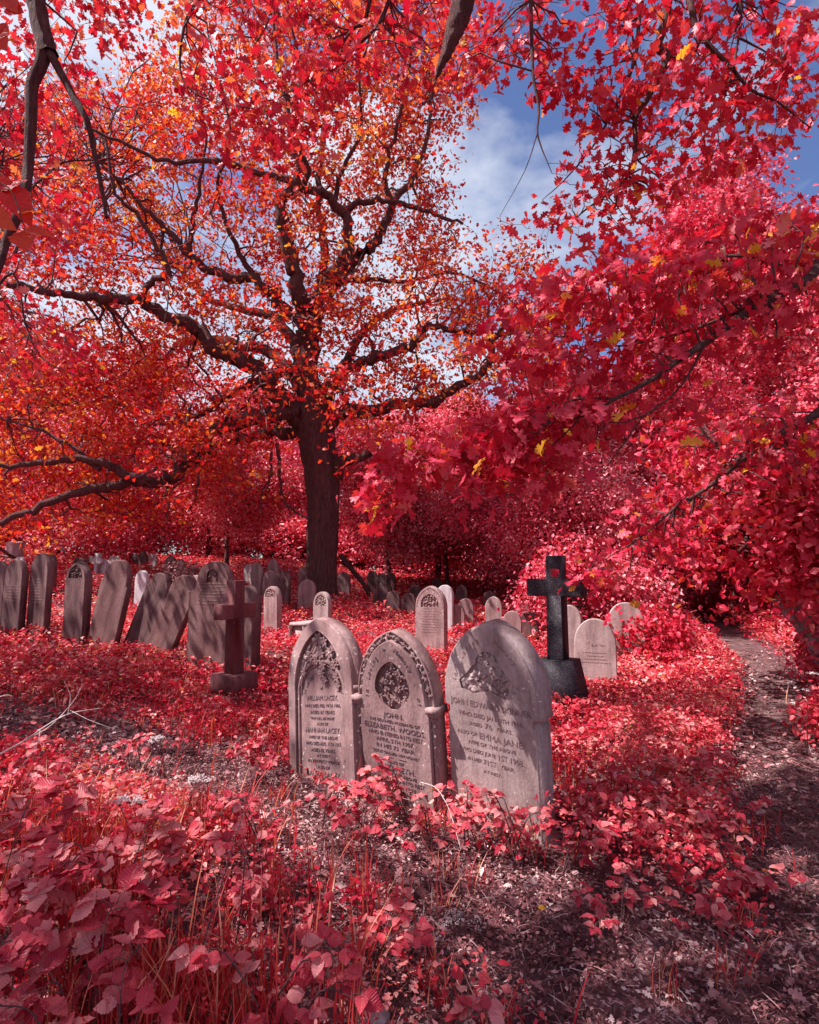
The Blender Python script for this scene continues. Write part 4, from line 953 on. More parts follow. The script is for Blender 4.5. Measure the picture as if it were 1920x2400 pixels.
N3 = [([(0, 0, 0, 3.0, -1.4, 7.5), (1400, -900, 4.4), (1580, -250, 5), (1566, 0, 5), (1544, 106, 5), (1564, 134, 5), (1516, 234, 5), (1489, 278, 5), (1489, 345, 5), (1472, 412, 5), (1422, 456, 5), (1361, 501, 5), (1338, 534, 5)], .07, .004),
      ([(1580, -250, 5), (1505, 0, 5.2), (1489, 139, 5.2), (1433, 267, 5.3), (1388, 345, 5.3), (1322, 423, 5.4), (1270, 470, 5.5)], .03, .003),
      ([(1580, -250, 5), (1617, 0, 4.8), (1644, 83, 4.8), (1706, 150, 4.8), (1761, 211, 4.8), (1822, 239, 4.8), (1900, 300, 4.8)], .04, .005),
      ([(1650, -200, 5), (1733, 0, 5), (1722, 139, 5), (1700, 223, 5), (1683, 290, 5), (1689, 367, 5)], .02, .003),
      ([(0, 0, 0, 2.6, -.6, 8.0), (1230, -500, 4.6), (1244, 0, 4.8), (1249, 167, 4.8), (1263, 250, 4.8), (1260, 312, 4.8), (1275, 360, 4.8), (1294, 406, 4.8)], .03, .003),
      ([(1260, 312, 4.8), (1230, 400, 4.8), (1172, 506, 4.9)], .006, .002), ([(1644, 83, 4.8), (1622, 128, 4.9), (1564, 134, 5)], .014, .01), ([(1735, 90, 5), (1795, 122, 5), (1834, 161, 5)], .012, .004),
      ([(0, 0, 0, 2.4, -.4, 8.2), (920, -500, 4.6), (868, 0, 5), (823, 72, 5), (751, 167, 5), (640, 239, 5.1)], .04, .004), ([(920, -300, 4.8), (912, 0, 5), (835, 111, 5), (768, 172, 5.2), (695, 200, 5.4)], .03, .004),
      ([(860, -400, 4.8), (600, -200, 4.9), (462, 0, 5), (428, 83, 5), (428, 184, 5), (490, 234, 5), (620, 260, 5)], .03, .003)]
near_tree('overhanging_oak_tree', 'oak above the camera whose leafy twigs hang down across the top of the picture', (3.4, -2.0),
    [(3.4, -2.0, -.4), (3.4, -2, .6), (3.3, -1.9, 3), (3.1, -1.5, 6), (2.8, -1.0, 8.2), (2.6, -.4, 10)], [.5, .4, .36, .3, .2, .1], N3,
    [([(1260, 0), (1500, 0), (1480, 140), (1560, 220), (1500, 300), (1380, 280), (1300, 200)], 40, 4.6, 5.6, 3, .14, .13), ([(1250, 430), (1450, 320), (1580, 260), (1640, 480), (1520, 540), (1400, 560), (1240, 540)], 50, 4.6, 5.6, 3, .12, .12),
     ([(1600, 0), (1930, 0), (1930, 350), (1800, 330), (1700, 420), (1620, 380), (1560, 150)], 90, 4.4, 5.8, 3, .14, .15), ([(880, -30), (1250, -30), (1240, 120), (1060, 260), (960, 160)], 45, 4.8, 6, 3, .13, .14),
     ([(400, -30), (880, -30), (900, 200), (780, 330), (560, 420), (480, 300), (400, 160)], 85, 4.6, 6, 4, .13, .14), ([(1440, -30), (1640, -30), (1660, 260), (1500, 280)], 30, 4.7, 5.6, 3, .13, .12), ([(1250, 120), (1330, 120), (1340, 230), (1300, 250)], 8, 4.7, 5.2, 3, .13, .1)],
    OAK, M['near'], seed=6, yellow=.01, back=[(1.8, -3.0, 9, 2.0, 90), (4.5, -1, 9, 2.2, 100), (-1.2, 2.4, 8.2, 1.2, 55), (.6, 2.2, 8.6, 1.3, 45), (-2.8, 2.0, 8.8, .8, 10)])  # last back clumps are added out of view to shade the lobed leaves and path
# the thick snapped limb at the top
Pb, rb = dense(np.array([(2.9, -1.2, 7.9)] + [at(*q) for q in ((1130, -500, 4.2), (1105, -120, 4.4), (1086, 0, 4.5), (1066, 70, 4.5), (1048, 120, 4.5), (1030, 160, 4.5), (1018, 198, 4.5))]), [.16, .13, .115, .10, .08, .05, .028, .004], 5, .006)
tree = bpy.data.objects['overhanging_oak_tree']; V, Lp, S = tubes([(Pb - np.array(tree.location), rb)], 14)
V = V + RNG.normal(size=V.shape) * .004
tag(link('broken_limb', np_mesh('broken_limb', V, Lp, S, smooth=True), M['bark'], tree), 'thick snapped limb with a splintered end')

N1 = [([(0, 0, 0, -5.4, -.4, 7.0), (30, -500, 4.2), (78, -60, 4.2), (88, 20, 4.2), (104, 90, 4.2), (115, 128, 4.2)], .075, .072),
      ([(108, 100, 4.2), (96, 150, 4.2), (76, 200, 4.2), (72, 290, 4.2), (66, 390, 4.2), (50, 480, 4.1), (12, 570, 4.1), (-10, 640, 4.0), (-60, 760, 4.0)], .058, .028),
      ([(108, 105, 4.2), (136, 158, 4.2), (175, 230, 4.2), (205, 285, 4.2), (222, 360, 4.3), (240, 450, 4.3), (250, 510, 4.3)], .04, .014),
      ([(0, 0, 0, -5.4, -.4, 6.5), (-200, 300, 5.5), (-40, 380, 5.5), (60, 440, 5.6), (150, 380, 5.8), (260, 370, 6), (330, 300, 6)], .03, .004),
      ([(0, 0, 0, -5.5, -.5, 5.5), (-200, 700, 6), (-60, 720, 6), (30, 640, 6), (60, 760, 6), (100, 840, 6), (180, 880, 6)], .03, .004)]
near_tree('leaning_oak_tree', 'oak at the left edge, its thick forked dark branch hanging into the top left corner', (-5.6, -.8),
    [(-5.6, -.8, -.4), (-5.6, -.8, .6), (-5.6, -.7, 3), (-5.4, -.5, 6.2), (-5.5, -.2, 8.5), (-5.4, .2, 10.5)], [.5, .38, .34, .26, .2, .1], N1,
    [([(-60, -30), (180, -30), (150, 100), (230, 260), (150, 420), (180, 560), (40, 700), (-60, 700)], 110, 5, 8, 4, .13, .2), ([(170, -30), (380, -30), (330, 60), (230, 80)], 20, 5, 6, 4, .13, .14),
     ([(-60, 700), (120, 740), (220, 830), (180, 900), (-60, 900)], 40, 6, 8, 4, .12, .18)],
    OAK, M['near'], seed=8, yellow=.02, back=[(-9.0, 6.0, 7.2, 2.0, 60), (-11.4, 7.6, 8, 2.0, 60), (-7.4, 5.4, 6.8, 1.3, 36), (-4.3, 2.6, 9.2, 1.2, 20), (-6.0, 3.9, 8.2, .8, 8), (-6.3, .7, 8, 1.2, 42), (-4.9, .8, 8, 1.1, 36), (-8.2, 4.4, 7.2, 1.5, 60), (-6.7, 4.5, 7.6, .8, 18), (-7.2, 1.9, 7.6, .7, 14), (-4.0, 1.2, 8.4, .9, 30), (-3.2, 2.4, 8.6, .8, 18), (-2.9, 1.1, 8.6, .8, 24)])  # back clumps are unseen, placed to shade the left ground and foreground
# broad leaves close to the lens at the left edge
def broad_leaf_sprig(label, pts, leafs, loc):
    e = empty('broad_leaf_sprig', tuple(loc)); tag(e, label, 'leafy twig')
    b = np.array(loc)
    tube_obj('stem', [(dense(np.array([at(*p) for p in pts]) - b, np.linspace(.004, .0015, len(pts)), 4))], M['twig'], e, 5)
    P = np.array([at(*l[:3]) for l in leafs]) - b; T = np.array([[math.cos(R(l[3])), .15, math.sin(R(l[3]))] for l in leafs]); N = np.array([[.15 * math.sin(i), -1, .45] for i in range(len(leafs))])
    leaves('leaf_blades', SERR, P, N, T, [l[4] for l in leafs], M['broad'], e, RNG.random(len(leafs)) * .5)
    return e
broad_leaf_sprig('twig of broad orange backlit leaves at the left edge, half way up the branch', [(-160, 480, 1.6), (-60, 430, 1.6), (20, 440, 1.6), (60, 540, 1.6)],
    [(-10, 450, 1.6, 60, .11), (20, 440, 1.62, -60, .12), (-40, 430, 1.6, 10, .11), (40, 500, 1.6, 30, .08), (55, 540, 1.65, -70, .10), (-30, 500, 1.6, -30, .09), (60, 545, 1.6, 10, .07)], at(-200, 480, 1.6))
broad_leaf_sprig('twig of yellow orange leaves in the extreme top left corner', [(-120, -60, 1.8), (-40, -20, 1.8), (10, 20, 1.8)], [(-10, -20, 1.8, -50, .13), (-20, 60, 1.8, -60, .12), (10, 10, 1.8, -20, .07)], at(-160, -80, 1.8))
# limb leaning over the path at right
p0 = at(1825, 1400, 7.6)
e = empty('leaning_tree', (p0.x + .6, p0.y, gz1(p0.x + .6, p0.y))); tag(e, 'bare leaning trunk with pale bark under the leaves at the right, over the path edge', 'tree')
b = np.array(e.location); Pw = np.array([(b[0], b[1], b[2] - .3), (b[0] - .05, b[1], b[2] + .5)] + [at(*q) for q in ((1810, 1380, 7.6), (1790, 1345, 7.6), (1745, 1300, 7.6), (1722, 1262, 7.5), (1730, 1180, 7.4), (1700, 1080, 7.3), (1640, 1000, 7.2))])
Pd, rd = dense(Pw, [.15, .13, .12, .11, .10, .08, .05, .035, .015], 4, .01)
trunk_mesh('trunk', Pd - b, rd, 12, .08, noise_mat('pale_bark', [(.4, (.10, .06, .06)), (.55, (.3, .24, .24)), (.7, (.42, .36, .36))], 4, .9, .8, .02, (2, 2, 1), fine=30), e, 2)
rr = random.Random(3); tgs = [np.array(at(rr.uniform(1560, 1900), rr.uniform(1000, 1330), rr.uniform(6.8, 8.6))) for _ in range(90)] + [np.array(at(rr.uniform(1765, 1960), rr.uniform(1000, 1400), rr.uniform(6.0, 7.4))) for _ in range(130)] + [np.array(at(*q)) for q in ((1700, 1330, 7.4), (1690, 1440, 7.3), (1730, 1230, 7.2), (1640, 1300, 7.2))]
pa, nn_, rn_, tps = grow(Pd[14:], rd[14:], tgs, 7, .2, .03, .005, 9, rr=rr); tube_obj('branches', shift(pa, b), M['bark'], e, 5)
P, N, T, S, rnd = leaf_clusters(tps - b, 40, .22, .11, up=.5, droop=.2); leaves('foliage', OVATE, P, N, T, S, M['near'], e, rnd)

def bush(label, x, y, h, rx, ry, n, size, mat, seed, tm=OVATE, per=14):
    rr = random.Random(seed); z = gz1(x, y); e = empty('bush', (x, y, z)); tag(e, label, 'bush', 'bushes beside the path')
    c = []
    for _ in range(n):
        a = rr.uniform(0, 6.28); q = rr.random() ** .4; hh = rr.random() ** .7
        c.append((rx * q * math.cos(a) * (1 - .35 * hh), ry * q * math.sin(a) * (1 - .35 * hh), h * (.1 + .9 * hh) * (1 - .35 * q * q)))
    c = np.array(c); base = np.array([(rr.gauss(0, rx * .2), rr.gauss(0, ry * .2), -.05) for _ in range(9)])
    pl = [wiggle(base[i % 9], c[i], .014, .003, 6, .12, rr) for i in range(0, n, 3)]
    tube_obj('stems', pl, M['twig'], e, 4)
    P, N, T, S, rnd = leaf_clusters(c, per, size * 1.6, size, up=.7, droop=.2); P[:, 2] = np.maximum(P[:, 2], .02)
    leaves('foliage', tm, P, N, T, S, mat, e, rnd); return e
bush('big bush of round bright leaves at the right edge beside the path', 5.95, 7.5, 1.5, .8, .9, 420, .085, M['far'], 1)
bush('pink leafed thicket on the right bank of the path, behind the round leafed bush', 7.5, 9.3, 1.7, 1.2, 1.2, 340, .09, M['far'], 2)
bush('low pink bush on the right side of the path in front of the thicket', 3.75, 4.9, .45, .38, .7, 120, .06, M['herb'], 3)
bush('tangled bush just left of the far end of the path', 4.7, 12.2, 1.9, 1.1, 1.1, 320, .09, M['far'], 4)
bush('dark red bush under the drooping branches right of the pale stones', 4.0, 9.7, 1.0, .8, .9, 200, .08, M['near'], 5)
bush('pink bush in the shade right behind the granite cross and pale stones', 3.4, 11.8, 2.2, 1.5, 1.1, 320, .09, M['far'], 6)
bush('bright bush behind the marble cross at left', -10.5, 18.5, 1.6, 2.6, 1.2, 320, .11, M['far'], 7)
bush('bush with grey seed heads beside the big shouldered headstone', -5.2, 13.2, 1.2, .8, .7, 170, .07, M['litter'], 8)
bush('overgrown bank at the right edge, far side of the path', 6.4, 6.6, 1.2, 1.0, 1.5, 260, .08, M['herb'], 9)
bush('dark bush at the vanishing end of the path', 9.8, 14.5, 2.2, 1.3, 1.5, 320, .1, M['near'], 10)

pb_ = bpy.data.objects['bush']
for i, (x, y, s_, lb) in enumerate([(-21, 30, 2.4, 'far hedge clump at the left edge under the tall tree'), (-15.5, 31, 2.2, 'far hedge clump behind the marble pillar'), (-10.5, 31, 2.3, 'far hedge clump behind the marble cross'), (-6.5, 32, 2.4, 'far hedge clump left of the pale pink small tree'),
    (-3, 31, 2.2, 'far hedge clump seen just left of the oak trunk'), (.5, 30, 2.3, 'far hedge clump seen just right of the oak trunk'), (3.6, 30, 2.2, 'far hedge clump in shade behind the centre stones'), (7, 33, 2.6, 'far hedge clump behind the granite cross'), (12, 31, 2.6, 'far hedge clump right of the end of the path'), (-26, 26, 2.5, 'far hedge clump beyond the left edge'), (17, 30, 2.6, 'far hedge clump at the right behind the tall trees')]):
    e = copy_tree(pb_); e.location = (x, y, gz1(x, y)); e.scale = (s_ * 1.15, s_, s_ * .8); e.rotation_euler = (0, 0, i * 1.3); tag(e, lb, 'bush', 'hedge clumps at the far side')
# ------------------------------------------------------------ undergrowth, grass, litter
def cover_h(x, y):
    h = .19 + .16 * np.exp(-(pathdist(x, y) - 2.6) ** 2 / 2.0) * (y > 3.6) + .10 * hnoise(x, y, 1.3) + .06 * hnoise(x, y, 3.7, 2)
    return np.clip(h, .05, .5)
def cover_ok(x, y):
    pd = pathdist(x, y); td = traildist(x, y)
    edge = .15 * hnoise(x, y, 4.5, 1)
    k = np.clip((pd - 1.0 - edge) * 2.2, 0, 1) * np.clip((td - .29 - edge) * 3.0, 0, 1)
    k *= np.where((y < 2.5) & (x > .1), .3, 1) * np.where((y < 3.1) & (x < .1), .55 + .45 * hnoise(x, y, 2.7, 9), 1)
    k = np.clip(k, 0, 1)
    return k
def sample(n, y0, y1, k=.80, xo=1.2, pw=1.0):
    y = y0 + (y1 - y0) * RNG.random(n) ** pw; x = RNG.uniform(-1, 1, n) * (y * k + xo); return x, y
def herb_layer(n, y0, y1, size, tmpl, mat, name, hmul=1.0, pw=1.0):
    x, y = sample(n, y0, y1, pw=pw); ok = RNG.random(n) < cover_ok(x, y); x = x[ok]; y = y[ok]; m = len(x)
    H = cover_h(x, y) * hmul * np.clip(cover_ok(x, y) + .25, .3, 1); z = gz(x, y) + H * RNG.beta(2.4, 1.2, m) + .01
    N = randn(m) * .45 + [0, 0, 1]; T = randn(m) * [1, 1, .3]; S = size * RNG.uniform(.5, 1.3, m)
    rnd = np.clip(.42 + .3 * hnoise(x, y, 2.2, 4) + RNG.normal(size=m) * .3, 0, 1)
    return leaves(name, tmpl, np.stack([x, y, z], -1), N, T, S, mat, rnd=rnd)
tag(herb_layer(22000, 2.0, 6.5, .048, OVATE, M['herb'], 'undergrowth', pw=.75), 'low pink and red leafy undergrowth around the front headstones', 'undergrowth', kind='stuff')
tag(herb_layer(90000, 1.6, 6.5, .026, KITE, M['herb'], 'undergrowth', 1.0, pw=.8), 'small leaved pink creeping undergrowth between the larger plants', 'undergrowth', kind='stuff')
tag(herb_layer(14000, 1.9, 5.5, .042, REDOAK, M['herb'], 'undergrowth', 1.1, pw=.8), 'ragged leaved plants mixed through the near undergrowth', 'undergrowth', kind='stuff')
tag(herb_layer(110000, 6, 13.5, .062, KITE, M['herb'], 'undergrowth', 1.15), 'bright leafy undergrowth filling the middle of the churchyard', 'undergrowth', kind='stuff')
tag(herb_layer(150000, 13, 30, .10, KITE, M['herb'], 'undergrowth', 1.5), 'far leafy undergrowth around the small headstones', 'undergrowth', kind='stuff')
def grass(name, x, y, h, mat, w=.005, bend=.5):
    m = len(x); z = gz(x, y); a = RNG.uniform(0, 2 * math.pi, m); H = h * RNG.uniform(.5, 1.3, m); bd = bend * RNG.random(m) ** 1.2 * H
    da = np.stack([np.cos(a), np.sin(a)], -1); pa = np.stack([-np.sin(a), np.cos(a)], -1); V = np.zeros((m, 7, 3))
    for i, s in enumerate((0, .35, .7)):
        c = np.stack([x, y], -1) + da * (bd * s ** 2)[:, None]; zz = z + H * s * (1 - .15 * s)
        for j, sg in enumerate((-1, 1)):
            V[:, i * 2 + j, :2] = c + sg * pa * w * (1 - .5 * s); V[:, i * 2 + j, 2] = zz - .01
    V[:, 6, :2] = np.stack([x, y], -1) + da * bd[:, None]; V[:, 6, 2] = z + H * .85
    base = (np.arange(m) * 7)[:, None]; q = np.array([0, 1, 3, 2, 2, 3, 5, 4, 4, 5, 6]); loops = (base + q[None, :]).ravel(); sizes = np.tile([4, 4, 3], m)
    return link(name, np_mesh(name, V.reshape(-1, 3), loops, sizes, np.repeat(RNG.random(m), 7)), mat)
x, y = sample(26000, 1.5, 7.5, pw=.9); g = hnoise(x, y, 1.6, 7) + np.where(x < -.3, .35, -.25); ok = (g > RNG.uniform(-.2, .9, len(x))) & (RNG.random(len(x)) < cover_ok(x, y) + .04)
tag(grass('grass', x[ok], y[ok], .26, M['grass']), 'thin red and straw coloured grass blades growing through the undergrowth', 'grass', kind='stuff')
x, y = sample(12000, 1.45, 3.3, .75, .3); g = hnoise(x, y, 2.1, 3); ok = (x < -.1) & (g > RNG.uniform(-.5, .9, len(x))) & (traildist(x, y) > .3)
tag(grass('long_grass', x[ok], y[ok], .33, M['grass'], .0035, .7), 'long red and straw grass between the plants at the left foreground', 'grass', kind='stuff')
nt_ = 90; cx, cy = sample(nt_, 1.9, 4.4); okk = pathdist(cx, cy) > .9; cx = cx[okk]; cy = cy[okk]; x = np.repeat(cx, 26) + RNG.normal(size=len(cx) * 26) * .035; y = np.repeat(cy, 26) + RNG.normal(size=len(cx) * 26) * .035
tag(grass('grass_tufts', x, y, .15, M['grass'], .0025, 1.0), 'small wiry grass tufts on the bare ground', 'grass', kind='stuff')
def litter(n, y0, y1, size, name, label, pw=1.0):
    x, y = sample(n, y0, y1, pw=pw); ok = RNG.random(n) < np.clip(1.05 - cover_ok(x, y), .12, 1) * np.where(pathdist(x, y) < .75, .4, 1); x = x[ok]; y = y[ok]; m = len(x)
    z = gz(x, y) + .02 + RNG.random(m) * .018; N = randn(m) * .38 + [0, 0, 1]; T = randn(m) * [1, 1, .2]
    rnd = np.clip(RNG.random(m) ** 1.4 + .25 * hnoise(x, y, 6), 0, 1)
    return tag(leaves(name, KITE, np.stack([x, y, z], -1), N, T, size * RNG.uniform(.35, 1.5, m), M['litter'], rnd=rnd), label, 'leaf litter', kind='stuff')
litter(120000, 1.5, 4.6, .019, 'leaf_litter', 'dry brown and pinkish leaf litter on the bare ground in front of the headstones', .85)
x, y = sample(60000, 1.5, 5.5, pw=.8); ok = RNG.random(len(x)) < np.clip(1.0 - cover_ok(x, y), .03, 1) * .8; x = x[ok]; y = y[ok]; a = RNG.uniform(0, 6.28, len(x)); m = len(x)
P = np.stack([x, y, gz(x, y) + .025 + .02 * RNG.random(m)], -1); T = np.stack([np.cos(a), np.sin(a), RNG.normal(size=m) * .18], -1)
tag(leaves('dry_straw', leaf_tmpl([(0, 0), (.4, .02), (.75, .018), (1, 0)], 1, .3), P, randn(m) * .5 + [0, 0, 1], T, RNG.uniform(.02, .09, m), M['litter'], rnd=RNG.random(m)), 'fine dry straw and dead stems strewn over the bare ground', 'straw', kind='stuff')
x, y = sample(9000, 1.6, 6, pw=.8); ok = RNG.random(len(x)) < np.clip(1.1 - cover_ok(x, y), .1, 1) * .7; x = x[ok]; y = y[ok]; m = len(x)
tag(leaves('whole_fallen_leaves', OAK, np.stack([x, y, gz(x, y) + .035], -1), randn(m) * .35 + [0, 0, 1], randn(m) * [1, 1, .2], .05 * RNG.uniform(.5, 1.3, m), M['litter'], rnd=RNG.random(m)), 'whole dry oak leaves lying in drifts on the bare ground', 'fallen leaves', kind='stuff')
litter(60000, 4.4, 11, .045, 'leaf_litter', 'dry leaf litter along the path')
x, y = sample(3200, 1.6, 6, pw=.8); ok = RNG.random(3200) < np.clip(1.05 - cover_ok(x, y), .1, 1); x = x[ok]; y = y[ok]; z = gz(x, y); sticks = []
for i in range(len(x)):
    a = RNG.uniform(0, 6.28); l = RNG.uniform(.03, .16); d = np.array([math.cos(a), math.sin(a), RNG.uniform(-.08, .22)]) * l; p = np.array([x[i], y[i], z[i] + .026])
    sticks.append((np.array([p, p + d * .5 + RNG.normal(size=3) * .006, p + d]), np.array([.0022, .002, .001]) * RNG.uniform(.5, 1.5)))
V, Lp, S = tubes(sticks, 3); tag(link('twig_litter', np_mesh('twig_litter', V, Lp, S, RNG.random(len(V))), M['litter']), 'small broken twigs scattered on the ground', 'twigs', kind='stuff')

# ------------------------------------------------------------ single plants in the foreground
def bramble(x, y, h, nst, size, tm, label, seed, reach=.3, mat='bramble', grp='leafy plants in the foreground', name='bramble_plant', k=6, tri=True):
    rr = random.Random(seed); e = empty(name, (x, y, gz1(x, y))); tag(e, label, 'plant', grp)
    st = []; P = []; N = []; T = []; S = []
    for i in range(nst):
        a = rr.uniform(0, 6.28); q = reach * rr.uniform(.3, 1); top = h * rr.uniform(.6, 1.05)
        p0 = np.array([rr.gauss(0, .03), rr.gauss(0, .03), -.02]); p3 = np.array([q * math.cos(a), q * math.sin(a), top])
        pts = np.array([p0, p0 + [0, 0, top * .45] + (p3 - p0) * [.2, .2, 0], p3 * [.65, .65, .93], p3 + [.12 * math.cos(a) * q, .12 * math.sin(a) * q, -.02 * h]])
        c, r = dense(pts, [.004, .003, .0025, .0015], 4, .002); st.append((c, r))
        for j in range(k):
            s = .3 + .7 * (j + 1) / k; c0 = c[min(len(c) - 1, int(s * (len(c) - 1)))]; b_ = a + rr.choice((-1, 1)) * rr.uniform(.4, 1.6) if j < k - 1 else a
            dr = np.array([math.cos(b_), math.sin(b_), rr.uniform(-.15, .35)]); pe = c0 + dr * size * .6; st.append((np.array([c0, (c0 + pe) / 2 + [0, 0, .008], pe]), np.array([.0018, .0014, .001])))
            for da, sc in (((0, 1), (1.15, .82), (-1.15, .82)) if tri else ((0, 1),)):
                P.append(pe); T.append([math.cos(b_ + da), math.sin(b_ + da), rr.uniform(-.35, .1)]); N.append([rr.gauss(0, .3), rr.gauss(0, .3) - .25, 1]); S.append(size * sc * rr.uniform(.8, 1.15))
    tube_obj('stems', st, M['grass_stem'] if 'grass_stem' in M else M['twig'], e, 4)
    leaves('leaf_blades', tm, np.array(P), np.array(N), np.array(T), S, M[mat], e); return e
FG = [(-.78, 1.55, .42, 4, 0.072, SERR, 'large bramble with big veined leaves in the bottom left foreground', 31, .30), (-1.28, 1.75, .50, 4, 0.072, SYC, 'sycamore seedling with broad lobed leaves at the bottom left corner', 32, .28),
      (-1.6, 2.35, .50, 3, 0.086, SYC, 'tall lobed seedling at the left edge below the pale dead branch', 33, .35), (-.42, 1.85, .34, 4, 0.061, SERR, 'bramble with drooping leaflets at the bottom, left of the grey rock', 34, .28),
      (-1.05, 2.25, .48, 5, 0.079, SYC, 'sycamore seedling with pale sunlit leaves in the left foreground', 35, .3), (-.60, 2.45, .36, 3, 0.065, SERR, 'bramble with long arching leaves left of the red seed spike', 36, .32),
      (-1.85, 2.9, .36, 3, 0.079, SERR, 'bramble at the far left edge behind the lobed seedlings', 37, .3), (.06, 1.72, .22, 3, 0.063, SERR, 'small bramble at the bottom edge beside the grey rock', 38, .2),
      (-.1, 2.15, .25, 3, 0.054, OVATE, 'small leafy plant in the bottom centre foreground', 39, .2), (-1.1, 1.45, .38, 5, 0.065, SERR, 'shaded bramble in the extreme bottom left', 40, .25),
      (.48, 2.86, .34, 4, 0.056, OVATE, 'arching bramble in front of the foot of the large smooth headstone', 41, .25), (.30, 3.02, .34, 3, 0.054, SERR, 'bramble between the middle and right front headstones', 42, .25),
      (.76, 2.80, .28, 4, 0.054, OVATE, 'bramble at the right foot of the large smooth headstone', 43, .2), (-.02, 3.22, .36, 4, 0.056, OVATE, 'bramble with pink leaves in front of the middle headstone', 44, .22),
      (-.45, 3.2, .30, 4, 0.050, SERR, 'bramble in front of the arched left headstone', 45, .25), (.12, 2.95, .24, 4, 0.050, OVATE, 'low bramble spilling onto the bare ground below the middle headstone', 46, .25),
      (1.1, 3.05, .26, 5, 0.054, SERR, 'bramble in the shade right of the front headstones', 47, .3), (1.35, 3.5, .3, 5, 0.054, SERR, 'leafy bramble between the headstones and the path', 48, .35),
      (1.2, 2.5, .14, 3, 0.050, SERR, 'low bramble runner at the edge of the path', 49, .25), (.85, 2.45, .16, 4, 0.045, SERR, 'low bramble on the bare ground right of centre', 50, .28),
      (1.5, 2.75, .18, 4, 0.054, SERR, 'bramble trailing towards the path in the shade', 51, .3), (2.0, 4.6, .35, 5, 0.059, OVATE, 'leafy bramble beside the foot of the granite cross', 52, .35),
      (-.75, 3.0, .3, 4, 0.050, OVATE, 'leafy plant left of the arched headstone foot', 53, .3), (-.95, 3.9, .28, 5, 0.050, SERR, 'leafy plant growing left behind the arched headstone', 54, .3),
      (-1.9, 4.1, .3, 5, 0.054, OVATE, 'leafy plant beside the bare trail at left', 55, .3), (1.75, 3.9, .34, 6, 0.059, SERR, 'large leafy bramble clump halfway between granite cross and path', 56, .4),
      (-2.4, 3.6, .42, 5, 0.058, SERR, 'bramble under the pale dead branch at left', 57, .35)]
FG += [(-.95, 1.80, .42, 3, .105, SERR, 'biggest veined three part bramble leaves low in the left foreground', 71, .22), (-1.35, 2.15, .4, 3, .075, SYC, 'broad lobed pale leaves standing above the grass at the left edge', 72, .3),
       (-.2, 3.05, .3, 4, .055, OVATE, 'leafy plant between the arched and the middle headstone feet', 73, .22), (.95, 3.1, .3, 4, .06, SERR, 'leafy bramble hugging the right edge of the large smooth headstone', 74, .22),
       (1.55, 3.15, .28, 5, .055, OVATE, 'round leaved plant where the undergrowth meets the path', 75, .3)]
for f in FG: bramble(*f)
# holly sprig
def prick():
    V = [(0, 0)]; n = 5
    for i in range(n): s = (i + .5) / n; V += [(s * .9 + .03, .10 + .06 * math.sin(s * 3)), (s * .9 + .08, .30 * math.sin(s * math.pi * .9 + .25))]
    return leaf_tmpl(V + [(1.05, 0)], .5, .1)
M['holly'] = foliage('holly_foliage', [(0, (.3, .02, .05)), (1, (.55, .1, .12))], CRIM_T, .1, .15, 1.0)
bramble(-1.12, 1.62, .36, 2, .045, prick(), 'holly seedling with glossy spiny leaves low at the left', 61, .14, 'holly', None, 'holly_seedling', 10, False)
# red seed spikes
def spike(label, pts, n, seed):
    b = np.array([pts[0][0], pts[0][1], gz1(pts[0][0], pts[0][1])]); e = empty('seed_spike_plant', tuple(b)); tag(e, label, 'plant')
    c, r = dense(np.array(pts, float), np.linspace(.005, .0015, len(pts)), 6); tube_obj('stem', [(c - [b[0], b[1], 0], r)], M['twig'], e, 5)
    i = RNG.uniform(.25, 1, n) * (len(c) - 1); i0 = i.astype(int).clip(0, len(c) - 2); P = c[i0] + (c[i0 + 1] - c[i0]) * (i - i0)[:, None] - [b[0], b[1], 0]
    T = randn(n); leaves('seeds', KITE, P + T * .004, randn(n), T, .014 * RNG.uniform(.6, 1.3, n) * (1.25 - i / len(c)), M['bramble'], e); return e
spike('tall leaning spike of red and white seeds in the left foreground', [(-.72, 1.95, .0), (-.66, 2.0, .28), (-.62, 2.15, .50), (-.60, 2.35, .68)], 420, 1)
spike('shorter upright red seed spike beside the tall one', [(-.62, 2.1, .0), (-.60, 2.15, .22), (-.60, 2.2, .42)], 180, 2)
# white umbels
def umbel(x, y, h, label, seed, fs=.011):
    rr = random.Random(seed); b = np.array([x, y, gz1(x, y)]); e = empty('cow_parsley', tuple(b)); tag(e, label, 'wild flower', 'white umbel flowers'); st = []; P = []
    for i in range(3):
        t = np.array([rr.gauss(0, .07), rr.gauss(0, .05), h * rr.uniform(.8, 1.05)]); st.append((np.array([[0, 0, 0], t * [.3, .3, .6], t]), np.array([.0025, .002, .0015])))
        for j in range(9):
            a = rr.uniform(0, 6.28); q = rr.uniform(.015, .04); u = t + [q * math.cos(a), q * math.sin(a), .03]; st.append((np.array([t, (t + u) / 2, u]), np.array([.001, .0008, .0006])))
            for _ in range(9): P.append(u + np.array([rr.gauss(0, .006), rr.gauss(0, .006), rr.gauss(0, .002)]))
    tube_obj('stems', st, M['twig'], e, 3); P = np.array(P); leaves('flowers', OVATE, P, randn(len(P)) * .4 + [0, 0, 1], randn(len(P)), fs * np.ones(len(P)), M['white'], e)
